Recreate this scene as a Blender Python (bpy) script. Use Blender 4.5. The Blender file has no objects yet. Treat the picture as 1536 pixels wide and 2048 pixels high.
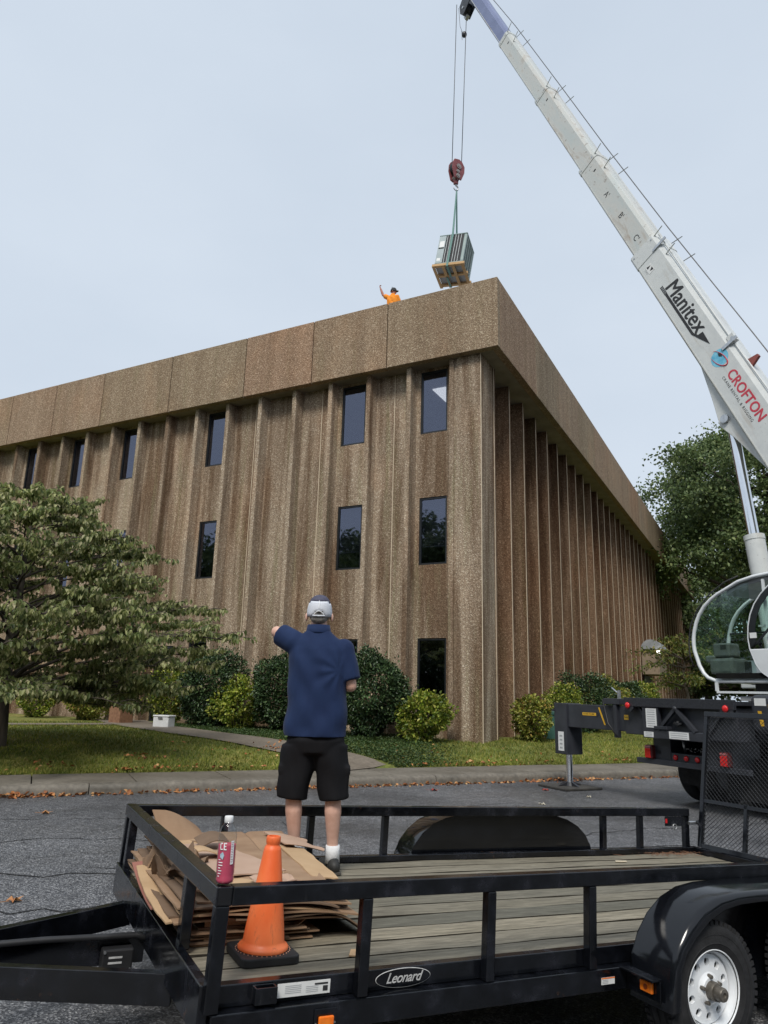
import bpy, bmesh, math, random
import numpy as np
from mathutils import Vector, Matrix, Euler

scn = bpy.context.scene
COL = scn.collection
R = math.radians
random.seed(7)
rng = np.random.default_rng(11)

# ------------------------------------------------------------------ camera
cam_d = bpy.data.cameras.new("camera")
cam = bpy.data.objects.new("camera", cam_d)
COL.objects.link(cam)
scn.camera = cam
PITCH, ROLL, FPX = R(14.03), R(1.536), 1452.0
_u = Vector((0, -math.sin(PITCH), math.cos(PITCH)))
_f = Vector((0, math.cos(PITCH), math.sin(PITCH)))
_x = Vector((1, 0, 0))
_r = _x * math.cos(ROLL) + _u * math.sin(ROLL)
_up = -_x * math.sin(ROLL) + _u * math.cos(ROLL)
M = Matrix(((_r.x, _up.x, -_f.x, 0), (_r.y, _up.y, -_f.y, 0), (_r.z, _up.z, -_f.z, 1.6), (0, 0, 0, 1)))
cam.matrix_world = M
cam_d.sensor_fit = 'VERTICAL'
cam_d.sensor_height = 36.0
cam_d.lens = FPX / 2048 * 36.0
cam_d.clip_start = 0.05
cam_d.clip_end = 3000

# ------------------------------------------------------------------ world, sun, exposure
SUN_EL, SUN_AZ = R(50), R(192)          # azimuth measured from +Y, clockwise
world = bpy.data.worlds.new("World")
scn.world = world
world.use_nodes = True
wn, wl = world.node_tree.nodes, world.node_tree.links
wn.clear()
w_out = wn.new('ShaderNodeOutputWorld')
w_bg = wn.new('ShaderNodeBackground')
w_sky = wn.new('ShaderNodeTexSky')
w_sky.sky_type = 'NISHITA'
w_sky.sun_disc = False
w_sky.sun_elevation = SUN_EL
w_sky.sun_rotation = SUN_AZ
w_sky.air_density = 1.0
w_sky.dust_density = 4.0
w_mix = wn.new('ShaderNodeMixRGB')       # an even overcast deck with a little sky showing through
w_mix.inputs['Fac'].default_value = 0.97
w_tc = wn.new('ShaderNodeTexCoord')
w_map = wn.new('ShaderNodeMapping')
w_map.inputs['Scale'].default_value = (1.2, 1.2, 2.6)
w_no = wn.new('ShaderNodeTexNoise')
w_no.inputs['Scale'].default_value = 1.4
w_no.inputs['Detail'].default_value = 6
w_rp = wn.new('ShaderNodeValToRGB')
w_rp.color_ramp.elements[0].position = 0.3
w_rp.color_ramp.elements[0].color = (4.05, 4.64, 5.40, 1)
w_rp.color_ramp.elements[1].position = 0.75
w_rp.color_ramp.elements[1].color = (4.72, 5.28, 5.98, 1)
wl.new(w_tc.outputs['Generated'], w_map.inputs['Vector'])
wl.new(w_map.outputs['Vector'], w_no.inputs['Vector'])
wl.new(w_no.outputs['Fac'], w_rp.inputs['Fac'])
wl.new(w_sky.outputs['Color'], w_mix.inputs['Color1'])
wl.new(w_rp.outputs['Color'], w_mix.inputs['Color2'])
wl.new(w_mix.outputs['Color'], w_bg.inputs['Color'])
w_bg.inputs['Strength'].default_value = 0.1
wl.new(w_bg.outputs['Background'], w_out.inputs['Surface'])

sun_d = bpy.data.lights.new("sun", 'SUN')
sun_d.energy = 1.9
sun_d.angle = R(18)
sun_d.color = (1.0, 0.955, 0.88)
sun = bpy.data.objects.new("sun", sun_d)
COL.objects.link(sun)
_sd = Vector((math.sin(SUN_AZ) * math.cos(SUN_EL), math.cos(SUN_AZ) * math.cos(SUN_EL), math.sin(SUN_EL)))
sun.rotation_euler = _sd.to_track_quat('Z', 'Y').to_euler()
sun.location = _sd * 60

vs = scn.view_settings
vs.view_transform = 'Standard'
vs.look = 'None'
vs.exposure = 0.56
vs.gamma = 1.0
vs.use_curve_mapping = False
scn.cycles.use_denoising = True
scn.cycles.max_bounces = 6
scn.cycles.transparent_max_bounces = 16
scn.cycles.caustics_reflective = False
scn.cycles.caustics_refractive = False

# ------------------------------------------------------------------ material helpers
class NT:
    def __init__(s, name):
        s.m = bpy.data.materials.new(name)
        s.m.use_nodes = True
        s.n, s.l = s.m.node_tree.nodes, s.m.node_tree.links
        s.b = s.n['Principled BSDF']
        s.out = s.n['Material Output']
    def new(s, t, **kw):
        n = s.n.new(t)
        for k, v in kw.items():
            if hasattr(n, k) and k not in n.inputs:
                setattr(n, k, v)
            else:
                n.inputs[k].default_value = v
        return n
    def link(s, a, b):
        s.l.new(a, b)
    def pos(s, scale=(1, 1, 1), obj=False, rnd=False):
        if obj:
            o = s.new('ShaderNodeTexCoord').outputs['Object']
        else:
            o = s.new('ShaderNodeNewGeometry').outputs['Position']
        if rnd:
            oi = s.new('ShaderNodeObjectInfo')
            mu = s.new('ShaderNodeMath', operation='MULTIPLY'); mu.inputs[1].default_value = 37.0
            s.link(oi.outputs['Random'], mu.inputs[0])
            ad = s.new('ShaderNodeVectorMath', operation='ADD')
            s.link(o, ad.inputs[0]); s.link(mu.outputs[0], ad.inputs[1])
            o = ad.outputs[0]
        mp = s.new('ShaderNodeMapping'); mp.inputs['Scale'].default_value = scale
        s.link(o, mp.inputs['Vector'])
        return mp.outputs['Vector']
    def noise(s, vec, scale, detail=4, rough=.55, dist=0.0):
        n = s.new('ShaderNodeTexNoise')
        n.inputs['Scale'].default_value = scale; n.inputs['Detail'].default_value = detail
        n.inputs['Roughness'].default_value = rough; n.inputs['Distortion'].default_value = dist
        s.link(vec, n.inputs['Vector'])
        return n.outputs['Fac']
    def vor(s, vec, scale, feature='F1', out='Distance', rand=1.0):
        n = s.new('ShaderNodeTexVoronoi'); n.feature = feature
        n.inputs['Scale'].default_value = scale
        if 'Randomness' in n.inputs: n.inputs['Randomness'].default_value = rand
        s.link(vec, n.inputs['Vector'])
        return n.outputs[out]
    def ramp(s, fac, stops, interp='LINEAR'):
        r = s.new('ShaderNodeValToRGB'); r.color_ramp.interpolation = interp
        e = r.color_ramp.elements
        while len(e) < len(stops): e.new(0.5)
        for i, (p, c) in enumerate(stops):
            e[i].position = p
            e[i].color = (*c, 1) if hasattr(c, '__len__') else (c, c, c, 1)
        s.link(fac, r.inputs['Fac'])
        return r.outputs['Color']
    def mix(s, fac, a, b, mode='MIX'):
        m = s.new('ShaderNodeMixRGB'); m.blend_type = mode
        for v, k in ((fac, 'Fac'), (a, 'Color1'), (b, 'Color2')):
            if hasattr(v, 'is_linked') or isinstance(v, bpy.types.NodeSocket): s.link(v, m.inputs[k])
            elif hasattr(v, '__len__'): m.inputs[k].default_value = (*v, 1)
            else: m.inputs[k].default_value = v
        return m.outputs['Color']
    def bump(s, h, strength=.3, dist=.01):
        b = s.new('ShaderNodeBump'); b.inputs['Strength'].default_value = strength; b.inputs['Distance'].default_value = dist
        s.link(h, b.inputs['Height']); s.link(b.outputs['Normal'], s.b.inputs['Normal'])
    def base(s, c):
        if isinstance(c, bpy.types.NodeSocket): s.link(c, s.b.inputs['Base Color'])
        else: s.b.inputs['Base Color'].default_value = (*c, 1)
    def rough(s, r):
        if isinstance(r, bpy.types.NodeSocket): s.link(r, s.b.inputs['Roughness'])
        else: s.b.inputs['Roughness'].default_value = r

MATS = {}
def pm(name, col, col2=None, scale=6.0, rough=.5, rough2=None, metal=0.0, bump=0.0, bscale=60.0, spec=.5,
       stretch=(1, 1, 1), obj=True, lo=.35, hi=.7, coat=0.0):
    if name in MATS: return MATS[name]
    t = NT(name)
    if col2 is None: col2 = tuple(min(1, c * 1.35 + .004) for c in col)
    v = t.pos(stretch, obj=obj)
    f = t.noise(v, scale, 5)
    t.base(t.ramp(f, [(lo, col), (hi, col2)]))
    if rough2 is None: t.rough(rough)
    else:
        g = t.noise(v, scale * .7, 4)
        t.rough(t.ramp(g, [(.35, rough), (.68, rough2)]))
    t.b.inputs['Metallic'].default_value = metal
    t.b.inputs['Specular IOR Level'].default_value = spec
    t.b.inputs['Coat Weight'].default_value = coat
    t.b.inputs['Coat Roughness'].default_value = .08
    if bump: t.bump(t.noise(v, bscale, 3), bump, .01)
    MATS[name] = t.m
    return t.m

def agg_mat(name, fascia=False, darker=False):
    t = NT(name)
    p = t.pos()
    cells = t.new('ShaderNodeTexVoronoi'); cells.inputs['Scale'].default_value = 44.0
    t.link(p, cells.inputs['Vector'])
    sep = t.new('ShaderNodeSeparateColor'); t.link(cells.outputs['Color'], sep.inputs[0])
    peb = t.ramp(sep.outputs[0], [(0, (.175, .128, .088)), (.42, (.335, .25, .172)), (.74, (.455, .355, .255)), (.88, (.53, .43, .325)), (.96, (.80, .71, .57))])
    fine = t.noise(p, 90, 2)
    peb = t.mix(.35, peb, t.ramp(fine, [(.35, (.17, .125, .09)), (.65, (.51, .42, .32))]))
    # rain streaks and algae: long vertical shapes
    st = t.pos((1.5, 1.5, .10))
    n1 = t.noise(st, 1.25, 5, .6, .4)
    n2 = t.noise(t.pos((2.8, 2.8, .22)), 1.0, 6, .65, .6)
    dark = t.ramp(n1, [(.42, 0.0), (.60, .30 if fascia else 1.0)])
    col = t.mix(dark, peb, t.mix(1.0, peb, (.44, .37, .32), 'MULTIPLY'))
    alg = t.ramp(n2, [(.54, 0.0), (.70, .35 if fascia else .62)])
    col = t.mix(alg, col, t.mix(1.0, peb, (.62, .70, .55), 'MULTIPLY'))
    n3 = t.noise(t.pos((.5, .5, .35)), 1.0, 3)
    col = t.mix(t.ramp(n3, [(.50, 0.0), (.68, .5)]), col, t.mix(1.0, col, (1.25, 1.10, 1.0), 'MULTIPLY'))
    if darker: col = t.mix(1.0, col, (.60, .49, .42), 'MULTIPLY')  # darker, redder tone over all of the right face's fins and panels
    if fascia:
        oi = t.new('ShaderNodeObjectInfo')
        tint = t.ramp(oi.outputs['Random'], [(0, (.82, .74, .68)), (.35, (.78, .78, .72)), (.6, (.86, .74, .68)), (1, (.84, .80, .76))])
        col = t.mix(1.0, col, tint, 'MULTIPLY')
    t.base(col); t.rough(.9)
    t.b.inputs['Specular IOR Level'].default_value = .25
    t.bump(cells.outputs['Distance'], .6, .02)
    MATS[name] = t.m
    return t.m

def asphalt_mat():
    t = NT('asphalt')
    p = t.pos()
    c = t.new('ShaderNodeTexVoronoi'); c.inputs['Scale'].default_value = 105.0
    t.link(p, c.inputs['Vector'])
    sep = t.new('ShaderNodeSeparateColor'); t.link(c.outputs['Color'], sep.inputs[0])
    st = t.ramp(sep.outputs[0], [(0, (.025, .026, .030)), (.46, (.072, .075, .083)), (.74, (.155, .158, .168)), (.92, (.28, .28, .29)), (1, (.42, .42, .42))])
    big = t.noise(p, .45, 5, .6)
    mid = t.noise(p, 7.0, 4)
    st = t.mix(1.0, st, t.ramp(big, [(.32, .50), (.5, .92), (.7, 1.2)]), 'MULTIPLY')
    st = t.mix(1.0, st, t.ramp(mid, [(.3, .8), (.7, 1.15)]), 'MULTIPLY')
    t.base(st)
    t.rough(t.ramp(t.noise(p, .6, 4), [(.35, .34), (.62, .60)]))
    t.b.inputs['Specular IOR Level'].default_value = .45
    t.bump(c.outputs['Distance'], .6, .006)
    MATS['asphalt'] = t.m
    return t.m

def concrete_mat(name, a, b, dirt=.5):
    t = NT(name)
    p = t.pos()
    n = t.noise(p, 1.1, 6, .62)
    m = t.noise(p, 14, 4)
    f = t.noise(p, 160, 2)
    col = t.ramp(n, [(.3, a), (.7, b)])
    col = t.mix(1.0, col, t.ramp(m, [(.3, 1 - dirt * .5), (.7, 1.12)]), 'MULTIPLY')
    col = t.mix(1.0, col, t.ramp(f, [(.3, .82), (.7, 1.12)]), 'MULTIPLY')
    t.base(col)
    t.rough(t.ramp(n, [(.3, .55), (.7, .85)]))
    t.bump(f, .25, .004)
    MATS[name] = t.m
    return t.m

def leaf_mat(name, stops, rough=.45, trans=.28, noise_scale=0.0, dark=None):
    t = NT(name)
    g = t.new('ShaderNodeNewGeometry')
    col = t.ramp(g.outputs['Random Per Island'], stops)
    if noise_scale:
        n = t.noise(t.pos(), noise_scale, 3)
        col = t.mix(1.0, col, t.ramp(n, [(.32, .62), (.68, 1.25)]), 'MULTIPLY')
    t.base(col); t.rough(rough)
    t.b.inputs['Specular IOR Level'].default_value = .35
    tr = t.new('ShaderNodeBsdfTranslucent'); t.link(col, tr.inputs['Color'])
    mx = t.new('ShaderNodeMixShader'); mx.inputs['Fac'].default_value = trans
    t.link(t.b.outputs['BSDF'], mx.inputs[1]); t.link(tr.outputs['BSDF'], mx.inputs[2])
    t.link(mx.outputs['Shader'], t.out.inputs['Surface'])
    MATS[name] = t.m
    return t.m

def glass_mat(name, tint, refl=(.75, .82, .95), ior=1.7):
    t = NT(name)
    tr = t.new('ShaderNodeBsdfTransparent'); tr.inputs['Color'].default_value = (*tint, 1)
    gl = t.new('ShaderNodeBsdfGlossy'); gl.inputs['Color'].default_value = (*refl, 1); gl.inputs['Roughness'].default_value = .02
    lw = t.new('ShaderNodeLayerWeight'); lw.inputs['Blend'].default_value = .5          # Schlick on a thin sheet
    f0 = ((ior - 1) / (ior + 1)) ** 2
    pw = t.new('ShaderNodeMath', operation='POWER'); pw.inputs[1].default_value = 5.0; t.link(lw.outputs['Facing'], pw.inputs[0])
    fr = t.new('ShaderNodeMath', operation='MULTIPLY_ADD'); fr.inputs[1].default_value = 1 - f0; fr.inputs[2].default_value = f0; t.link(pw.outputs[0], fr.inputs[0])
    n = t.noise(t.pos(), 1.3, 2)
    b = t.new('ShaderNodeBump'); b.inputs['Strength'].default_value = .02; b.inputs['Distance'].default_value = .05
    t.link(n, b.inputs['Height']); t.link(b.outputs['Normal'], gl.inputs['Normal'])
    mx = t.new('ShaderNodeMixShader')
    t.link(fr.outputs[0], mx.inputs['Fac']); t.link(tr.outputs['BSDF'], mx.inputs[1]); t.link(gl.outputs['BSDF'], mx.inputs[2])
    t.link(mx.outputs['Shader'], t.out.inputs['Surface'])
    t.n.remove(t.b)
    MATS[name] = t.m
    return t.m

def emit_mat(name, col, s):
    t = NT(name)
    t.base(col); t.b.inputs['Emission Color'].default_value = (*col, 1); t.b.inputs['Emission Strength'].default_value = s
    MATS[name] = t.m
    return t.m

# ------------------------------------------------------------------ geometry helpers
def V(*a): return Vector(a)

class G:
    def __init__(s): s.v, s.f = [], []
    def add(s, vs_, fs):
        o = len(s.v); s.v += [tuple(p) for p in vs_]; s.f += [tuple(i + o for i in f) for f in fs]
        return s
    def bx(s, x0, x1, y0, y1, z0, z1, M=None):
        p = [V(x, y, z) for x in (x0, x1) for y in (y0, y1) for z in (z0, z1)]
        if M is not None: p = [M @ q for q in p]
        return s.add(p, [(0, 1, 3, 2), (4, 6, 7, 5), (0, 4, 5, 1), (2, 3, 7, 6), (0, 2, 6, 4), (1, 5, 7, 3)])
    def beam(s, p0, p1, w, h, up=(0, 0, 1)):
        """box along p0-p1, w across, h along up"""
        p0, p1 = V(*p0), V(*p1); d = (p1 - p0).normalized(); u = V(*up)
        sd = d.cross(u).normalized(); u = sd.cross(d).normalized()
        q = [e + sd * a * w / 2 + u * b * h / 2 for e in (p0, p1) for a, b in ((-1, -1), (1, -1), (1, 1), (-1, 1))]
        return s.add(q, [(0, 1, 2, 3), (7, 6, 5, 4), (0, 4, 5, 1), (1, 5, 6, 2), (2, 6, 7, 3), (3, 7, 4, 0)])
    def cyl(s, p0, p1, r0, r1=None, n=14, caps=True):
        return s.tube([p0, p1], [r0, r0 if r1 is None else r1], n, caps)
    def tube(s, path, r, n=8, caps=True):
        path = [V(*p) for p in path]
        if not hasattr(r, '__len__'): r = [r] * len(path)
        o = len(s.v); k = len(path)
        ref = None
        for i, p in enumerate(path):
            d = (path[min(i + 1, k - 1)] - path[max(i - 1, 0)])
            d = d.normalized() if d.length > 1e-9 else V(0, 0, 1)
            if ref is None:
                ref = V(0, 0, 1) if abs(d.z) < .9 else V(1, 0, 0)
            a = d.cross(ref)
            if a.length < 1e-4: a = d.cross(V(.3, .9, .2))
            a.normalize(); b = a.cross(d).normalized(); ref = b
            for j in range(n):
                t = 2 * math.pi * j / n
                s.v.append(tuple(p + (a * math.cos(t) + b * math.sin(t)) * r[i]))
        for i in range(k - 1):
            for j in range(n):
                a0, a1 = o + i * n + j, o + i * n + (j + 1) % n
                s.f.append((a0, a1, a1 + n, a0 + n))
        if caps:
            s.f.append(tuple(o + j for j in reversed(range(n))))
            s.f.append(tuple(o + (k - 1) * n + j for j in range(n)))
        return s
    def lathe(s, prof, n=20, M=None, closed=False):
        """prof: (r,z) list turned round z"""
        o = len(s.v); k = len(prof)
        for r, z in prof:
            for j in range(n):
                t = 2 * math.pi * j / n
                p = V(r * math.cos(t), r * math.sin(t), z)
                s.v.append(tuple(M @ p if M is not None else p))
        rows = k if closed else k - 1
        for i in range(rows):
            for j in range(n):
                a0, a1 = o + i * n + j, o + i * n + (j + 1) % n
                b0, b1 = o + ((i + 1) % k) * n + j, o + ((i + 1) % k) * n + (j + 1) % n
                s.f.append((a0, a1, b1, b0))
        return s
    def prism(s, poly, d0, d1, M=None):
        """poly in local xz, extruded along y d0..d1"""
        n = len(poly)
        p = [V(x, d0, z) for x, z in poly] + [V(x, d1, z) for x, z in poly]
        if M is not None: p = [M @ q for q in p]
        return s.add(p, [tuple(range(n)), tuple(reversed(range(n, 2 * n)))] +
                     [(i, i + n, (i + 1) % n + n, (i + 1) % n) for i in range(n)])
    def build(s, name, mat, parent=None, smooth=False, bevel=0.0, seg=2, auto=None, sub=0):
        me = bpy.data.meshes.new(name)
        me.from_pydata(s.v, [], s.f)
        bm = bmesh.new(); bm.from_mesh(me)
        bmesh.ops.recalc_face_normals(bm, faces=bm.faces)
        bm.to_mesh(me); bm.free()
        return link(name, me, mat, parent, smooth, bevel, seg, auto, sub)

def link(name, me, mat, parent=None, smooth=False, bevel=0.0, seg=2, auto=None, sub=0):
    o = bpy.data.objects.new(name, me)
    COL.objects.link(o)
    if mat is not None:
        me.materials.clear(); me.materials.append(mat)
    if smooth or auto:
        me.polygons.foreach_set('use_smooth', [True] * len(me.polygons))
        if auto:
            me.set_sharp_from_angle(angle=R(auto))
    if bevel:
        b = o.modifiers.new('bevel', 'BEVEL'); b.width = bevel; b.segments = seg; b.limit_method = 'ANGLE'; b.angle_limit = R(40)
    if sub:
        m_ = o.modifiers.new('sub', 'SUBSURF'); m_.levels = sub; m_.render_levels = sub
    if parent is not None: o.parent = parent
    return o

def npmesh(name, verts, faces, mat, parent=None, smooth=False):
    """faces: (n,k) int array, k = 3 or 4"""
    me = bpy.data.meshes.new(name)
    n, k = faces.shape
    me.vertices.add(len(verts)); me.vertices.foreach_set('co', np.ascontiguousarray(verts, dtype=np.float32).ravel())
    me.loops.add(n * k); me.loops.foreach_set('vertex_index', np.ascontiguousarray(faces, dtype=np.int32).ravel())
    me.polygons.add(n); me.polygons.foreach_set('loop_start', np.arange(0, n * k, k, dtype=np.int32))
    me.update(calc_edges=True); me.validate()
    return link(name, me, mat, parent, smooth)

def tag(o, label, cat, group=None, kind=None):
    o['label'] = label; o['category'] = cat
    if group: o['group'] = group
    if kind: o['kind'] = kind
    return o
def thing(name, label, cat, loc=(0, 0, 0), rotz=0.0, group=None, M=None):
    o = bpy.data.objects.new(name, None); COL.objects.link(o)
    o.empty_display_size = .2
    if M is not None: o.matrix_world = M
    else: o.location = loc; o.rotation_euler = (0, 0, rotz)
    return tag(o, label, cat, group)
def struct(o):
    o['kind'] = 'structure'; return o
def stuff(o):
    o['kind'] = 'stuff'; return o
def copy_part(src, parent, loc=None, rot=None, name=None):
    c = src.copy(); COL.objects.link(c); c.parent = parent
    if loc is not None: c.location = loc
    if rot is not None: c.rotation_euler = rot
    return c
def frame(o, ex, ey, ez):
    return Matrix(((ex[0], ey[0], ez[0], o[0]), (ex[1], ey[1], ez[1], o[1]), (ex[2], ey[2], ez[2], o[2]), (0, 0, 0, 1)))

def text_mesh(name, s, mat, parent, M, size, extrude=.001, shear=0.0, bold=0.0, space=1.0, xscale=1.0, align='CENTER', fat=0.0):
    cu = bpy.data.curves.new(name, 'FONT')
    cu.body = s; cu.size = size; cu.extrude = extrude; cu.shear = shear; cu.offset = bold
    cu.space_character = space; cu.align_x = align; cu.align_y = 'CENTER'; cu.resolution_u = 3
    o = bpy.data.objects.new(name, cu); COL.objects.link(o)
    dg = bpy.context.evaluated_depsgraph_get()
    me = bpy.data.meshes.new_from_object(o.evaluated_get(dg))
    bpy.data.objects.remove(o)
    me.transform(Matrix.Diagonal((xscale, 1, 1, 1)))
    if fat:
        bm = bmesh.new()
        for i, (dx, dy) in enumerate(((0, 0), (fat, 0), (-fat, 0), (0, fat * .6), (0, -fat * .6))):
            m2 = me.copy(); m2.transform(Matrix.Translation(V(dx, dy, i * .00025))); bm.from_mesh(m2); bpy.data.meshes.remove(m2)
        bm.to_mesh(me); bm.free()
    me.transform(M)
    return link(name, me, mat, parent)

def remeshed(name, g, mat, parent, voxel=.012, smooth=6, cuts=(), disp=0.0, dscale=.08, dstretch=None, post=None):
    """closed overlapping shapes fused into one continuous skin, then trimmed with planes (co, normal): the normal side goes"""
    me = bpy.data.meshes.new(name); me.from_pydata(g.v, [], g.f)
    bm = bmesh.new(); bm.from_mesh(me); bmesh.ops.recalc_face_normals(bm, faces=bm.faces); bm.to_mesh(me); bm.free()
    o = bpy.data.objects.new(name, me); COL.objects.link(o)
    m = o.modifiers.new('r', 'REMESH'); m.mode = 'VOXEL'; m.voxel_size = voxel
    m = o.modifiers.new('s', 'SMOOTH'); m.factor = .5; m.iterations = smooth
    dg = bpy.context.evaluated_depsgraph_get()
    me2 = bpy.data.meshes.new_from_object(o.evaluated_get(dg))
    bpy.data.objects.remove(o); bpy.data.meshes.remove(me)
    bm = bmesh.new(); bm.from_mesh(me2)
    if post:
        for v in bm.verts: v.co = post(v.co.copy())
    for co, no in cuts:
        bmesh.ops.bisect_plane(bm, geom=bm.verts[:] + bm.edges[:] + bm.faces[:], plane_co=co, plane_no=no, clear_outer=True)
    bm.to_mesh(me2); bm.free()
    return link(name, me2, mat, parent, smooth=True)

def ball(g, c, r, n=14, m=9):
    rx, ry, rz = (r, r, r) if not hasattr(r, '__len__') else r
    prof = [(math.sin(math.pi * i / m), -math.cos(math.pi * i / m)) for i in range(m + 1)]
    prof[0] = (.02, -1); prof[-1] = (.02, 1)
    Mx = Matrix.Translation(V(*c)) @ Matrix.Diagonal((rx, ry, rz, 1))
    o = len(g.v)
    g.lathe(prof, n, Mx)
    g.f.append(tuple(o + j for j in reversed(range(n)))); g.f.append(tuple(o + m * n + j for j in range(n)))
def limb(g, pts, rs, n=12):
    g.tube(pts, rs, n)
    for p, r in zip(pts, rs): ball(g, p, r * .99, 10, 7)
# ------------------------------------------------------------------ shared materials
AGG = agg_mat('exposed_aggregate')
AGGF = agg_mat('exposed_aggregate_fascia', True)
AGGD = agg_mat('dark_exposed_aggregate', False, True)
ASPH = asphalt_mat()
CONC = concrete_mat('sidewalk_concrete', (.115, .10, .078), (.205, .182, .148))
KERB = concrete_mat('kerb_concrete', (.12, .107, .086), (.225, .20, .165), .7)
PATHM = concrete_mat('path_concrete', (.15, .124, .096), (.225, .19, .15))
SEAL = pm('joint_sealant', (.55, .45, .33), (.68, .57, .43), 3, .8)
BLK = pm('black_metal_frame', (.010, .012, .014), (.02, .023, .026), 8, .35)
DARK = pm('dark_backing', (.008, .008, .008), (.014, .014, .013), 4, .9, spec=.1)
GLASS = glass_mat('tinted_window_glass', (.50, .52, .56), (.74, .79, 1.0), 2.2)
INT = pm('office_wall_paint', (.30, .30, .30), (.36, .36, .35), 2, .8)
CEIL = pm('office_ceiling', (.42, .43, .45), (.5, .5, .52), 3, .9)
BLIND = pm('window_blind_slats', (.20, .22, .25), (.27, .29, .32), 3, .5)

# ------------------------------------------------------------------ street, kerb, sidewalk, lawn
PC, CU, CN = V(-1.62, 12.96, 0), V(.909, .416, 0), V(-.416, .909, 0)
def sd(s, d, z=0.0):
    p = PC + CU * s + CN * d
    return V(p.x, p.y, z)
def lawn_z(d):
    return .165 + .36 * (1 - math.exp(-max(0, d - 1.4) / 1.5))
def dist_d(x, y):
    return (x - PC.x) * CN.x + (y - PC.y) * CN.y

g = G(); g.add([(-700, -700, 0), (700, -700, 0), (700, 700, 0), (-700, 700, 0)], [(0, 1, 2, 3)])
street = struct(g.build('street', ASPH))
street['label'] = 'wet dark grey asphalt street with coarse speckle and cracks'

# cracks in the asphalt: thin dark ribbons lying on it
CRK = pm('asphalt_crack', (.008, .008, .009), (.016, .016, .018), 20, .7)
def crack(pts, w):
    g = G(); n = len(pts); vs_ = []
    for i, p in enumerate(pts):
        a = V(*pts[max(0, i - 1)]); b = V(*pts[min(n - 1, i + 1)]); d = (b - a).normalized()
        q = V(-d.y, d.x); ww = w * (.4 + .6 * random.random()) * (0.25 if i in (0, n - 1) else 1)
        vs_ += [(p[0] + q.x * ww, p[1] + q.y * ww, .004), (p[0] - q.x * ww, p[1] - q.y * ww, .004)]
    g.add(vs_, [(2 * i, 2 * i + 1, 2 * i + 3, 2 * i + 2) for i in range(n - 1)])
    return g.build('crack', CRK, street)
def crack_line(x0, y0, x1, y1, w, n=26, amp=.12):
    pts = []; off = 0
    for i in range(n):
        t = i / (n - 1); off = off * .8 + random.uniform(-amp, amp)
        pts.append(V(x0 + (x1 - x0) * t - off * .4, y0 + (y1 - y0) * t + off))
    crack([V(p.x, p.y) for p in pts], w)
random.seed(3)
for a in ((-4.2, 6.7, 1.2, 7.9, .017), (-4.4, 7.9, -.4, 8.9, .012), (-4.0, 5.6, -1.2, 6.2, .016), (-2.6, 7.1, 3.6, 9.1, .013),
          (-4.6, 9.3, 2.5, 11.9, .010), (.4, 7.1, 4.3, 8.2, .013), (-3.6, 4.7, -1.9, 4.9, .015), (2.2, 9.3, 6.5, 11.4, .011), (-1.2, 9.9, -.4, 7.2, .009)):
    crack_line(*a)

# kerb: cast lengths with rounded nose
kerb = struct(G().bx(-30, 45, .03, .13, -.1, .10, frame(PC, CU, CN, (0, 0, 1))).build('kerb', DARK))
kerb['label'] = 'worn concrete kerb along the sidewalk'
kp = [(0.0, -.05), (0.0, .07), (.012, .115), (.04, .143), (.075, .152), (.155, .155), (.155, -.05)]
gk = G()
vs_ = [(x, y, z) for x in (0, 2.985) for (y, z) in kp]
n = len(kp)
gk.add(vs_, [tuple(range(n)), tuple(range(2 * n - 1, n - 1, -1))] + [(i, i + n, (i + 1) % n + n, (i + 1) % n) for i in range(n)])
k0 = gk.build('kerb_length', KERB, kerb, auto=50)
k0.matrix_local = frame(PC + CU * -18, CU, CN, (0, 0, 1))
for i in range(1, 14):
    c = copy_part(k0, kerb); c.matrix_local = frame(PC + CU * (-18 + 3 * i), CU, CN, (0, 0, 1))
    k_ = c

side = struct(G().bx(-30, 45, .16, 1.39, -.1, .125, frame(PC, CU, CN, (0, 0, 1))).build('sidewalk', DARK))
side['label'] = 'narrow concrete sidewalk of scored slabs between kerb and lawn'
sl0 = G().bx(0, 1.482, .163, 1.40, .06, .158).build('slab', CONC, side, bevel=.008)
sl0.matrix_local = frame(PC + CU * -17.3, CU, CN, (0, 0, 1))
for i in range(1, 26):
    c = copy_part(sl0, side)
    c.matrix_local = frame(PC + CU * (-17.3 + 1.5 * i) + V(0, 0, random.uniform(-.004, .004)), CU, CN, (0, 0, 1))

# lawn terrain
def lawn_mat():
    t = NT('lawn_turf')
    p = t.pos()
    n1 = t.noise(p, .55, 4); n2 = t.noise(p, 9, 4); n3 = t.noise(p, 60, 2)
    col = t.ramp(n1, [(.33, (.11, .14, .024)), (.55, (.19, .20, .038)), (.72, (.28, .24, .06))])
    col = t.mix(1.0, col, t.ramp(n2, [(.3, .6), (.7, 1.2)]), 'MULTIPLY')
    col = t.mix(1.0, col, t.ramp(n3, [(.3, .6), (.7, 1.25)]), 'MULTIPLY')
    t.base(col); t.rough(.95); t.bump(n3, .5, .03)
    return t.m
LAWN = lawn_mat()
dd = [1.36, 1.5, 1.7, 1.9, 2.2, 2.6, 3.1, 3.8, 4.8, 6.5, 9, 13, 20, 35, 70, 150]
ss = [-120, -60, -30, -15, 0, 15, 30, 60, 140]
g = G()
for d in dd:
    for s in ss:
        p = sd(s, d, lawn_z(d) - (.03 if d < 1.4 else 0)); g.v.append(tuple(p))
for i in range(len(dd) - 1):
    for j in range(len(ss) - 1):
        a = i * len(ss) + j; g.f.append((a, a + 1, a + 1 + len(ss), a + len(ss)))
lawn = struct(g.build('lawn', LAWN, smooth=True))
lawn['label'] = 'gently rising lawn ground between sidewalk and building'

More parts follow.
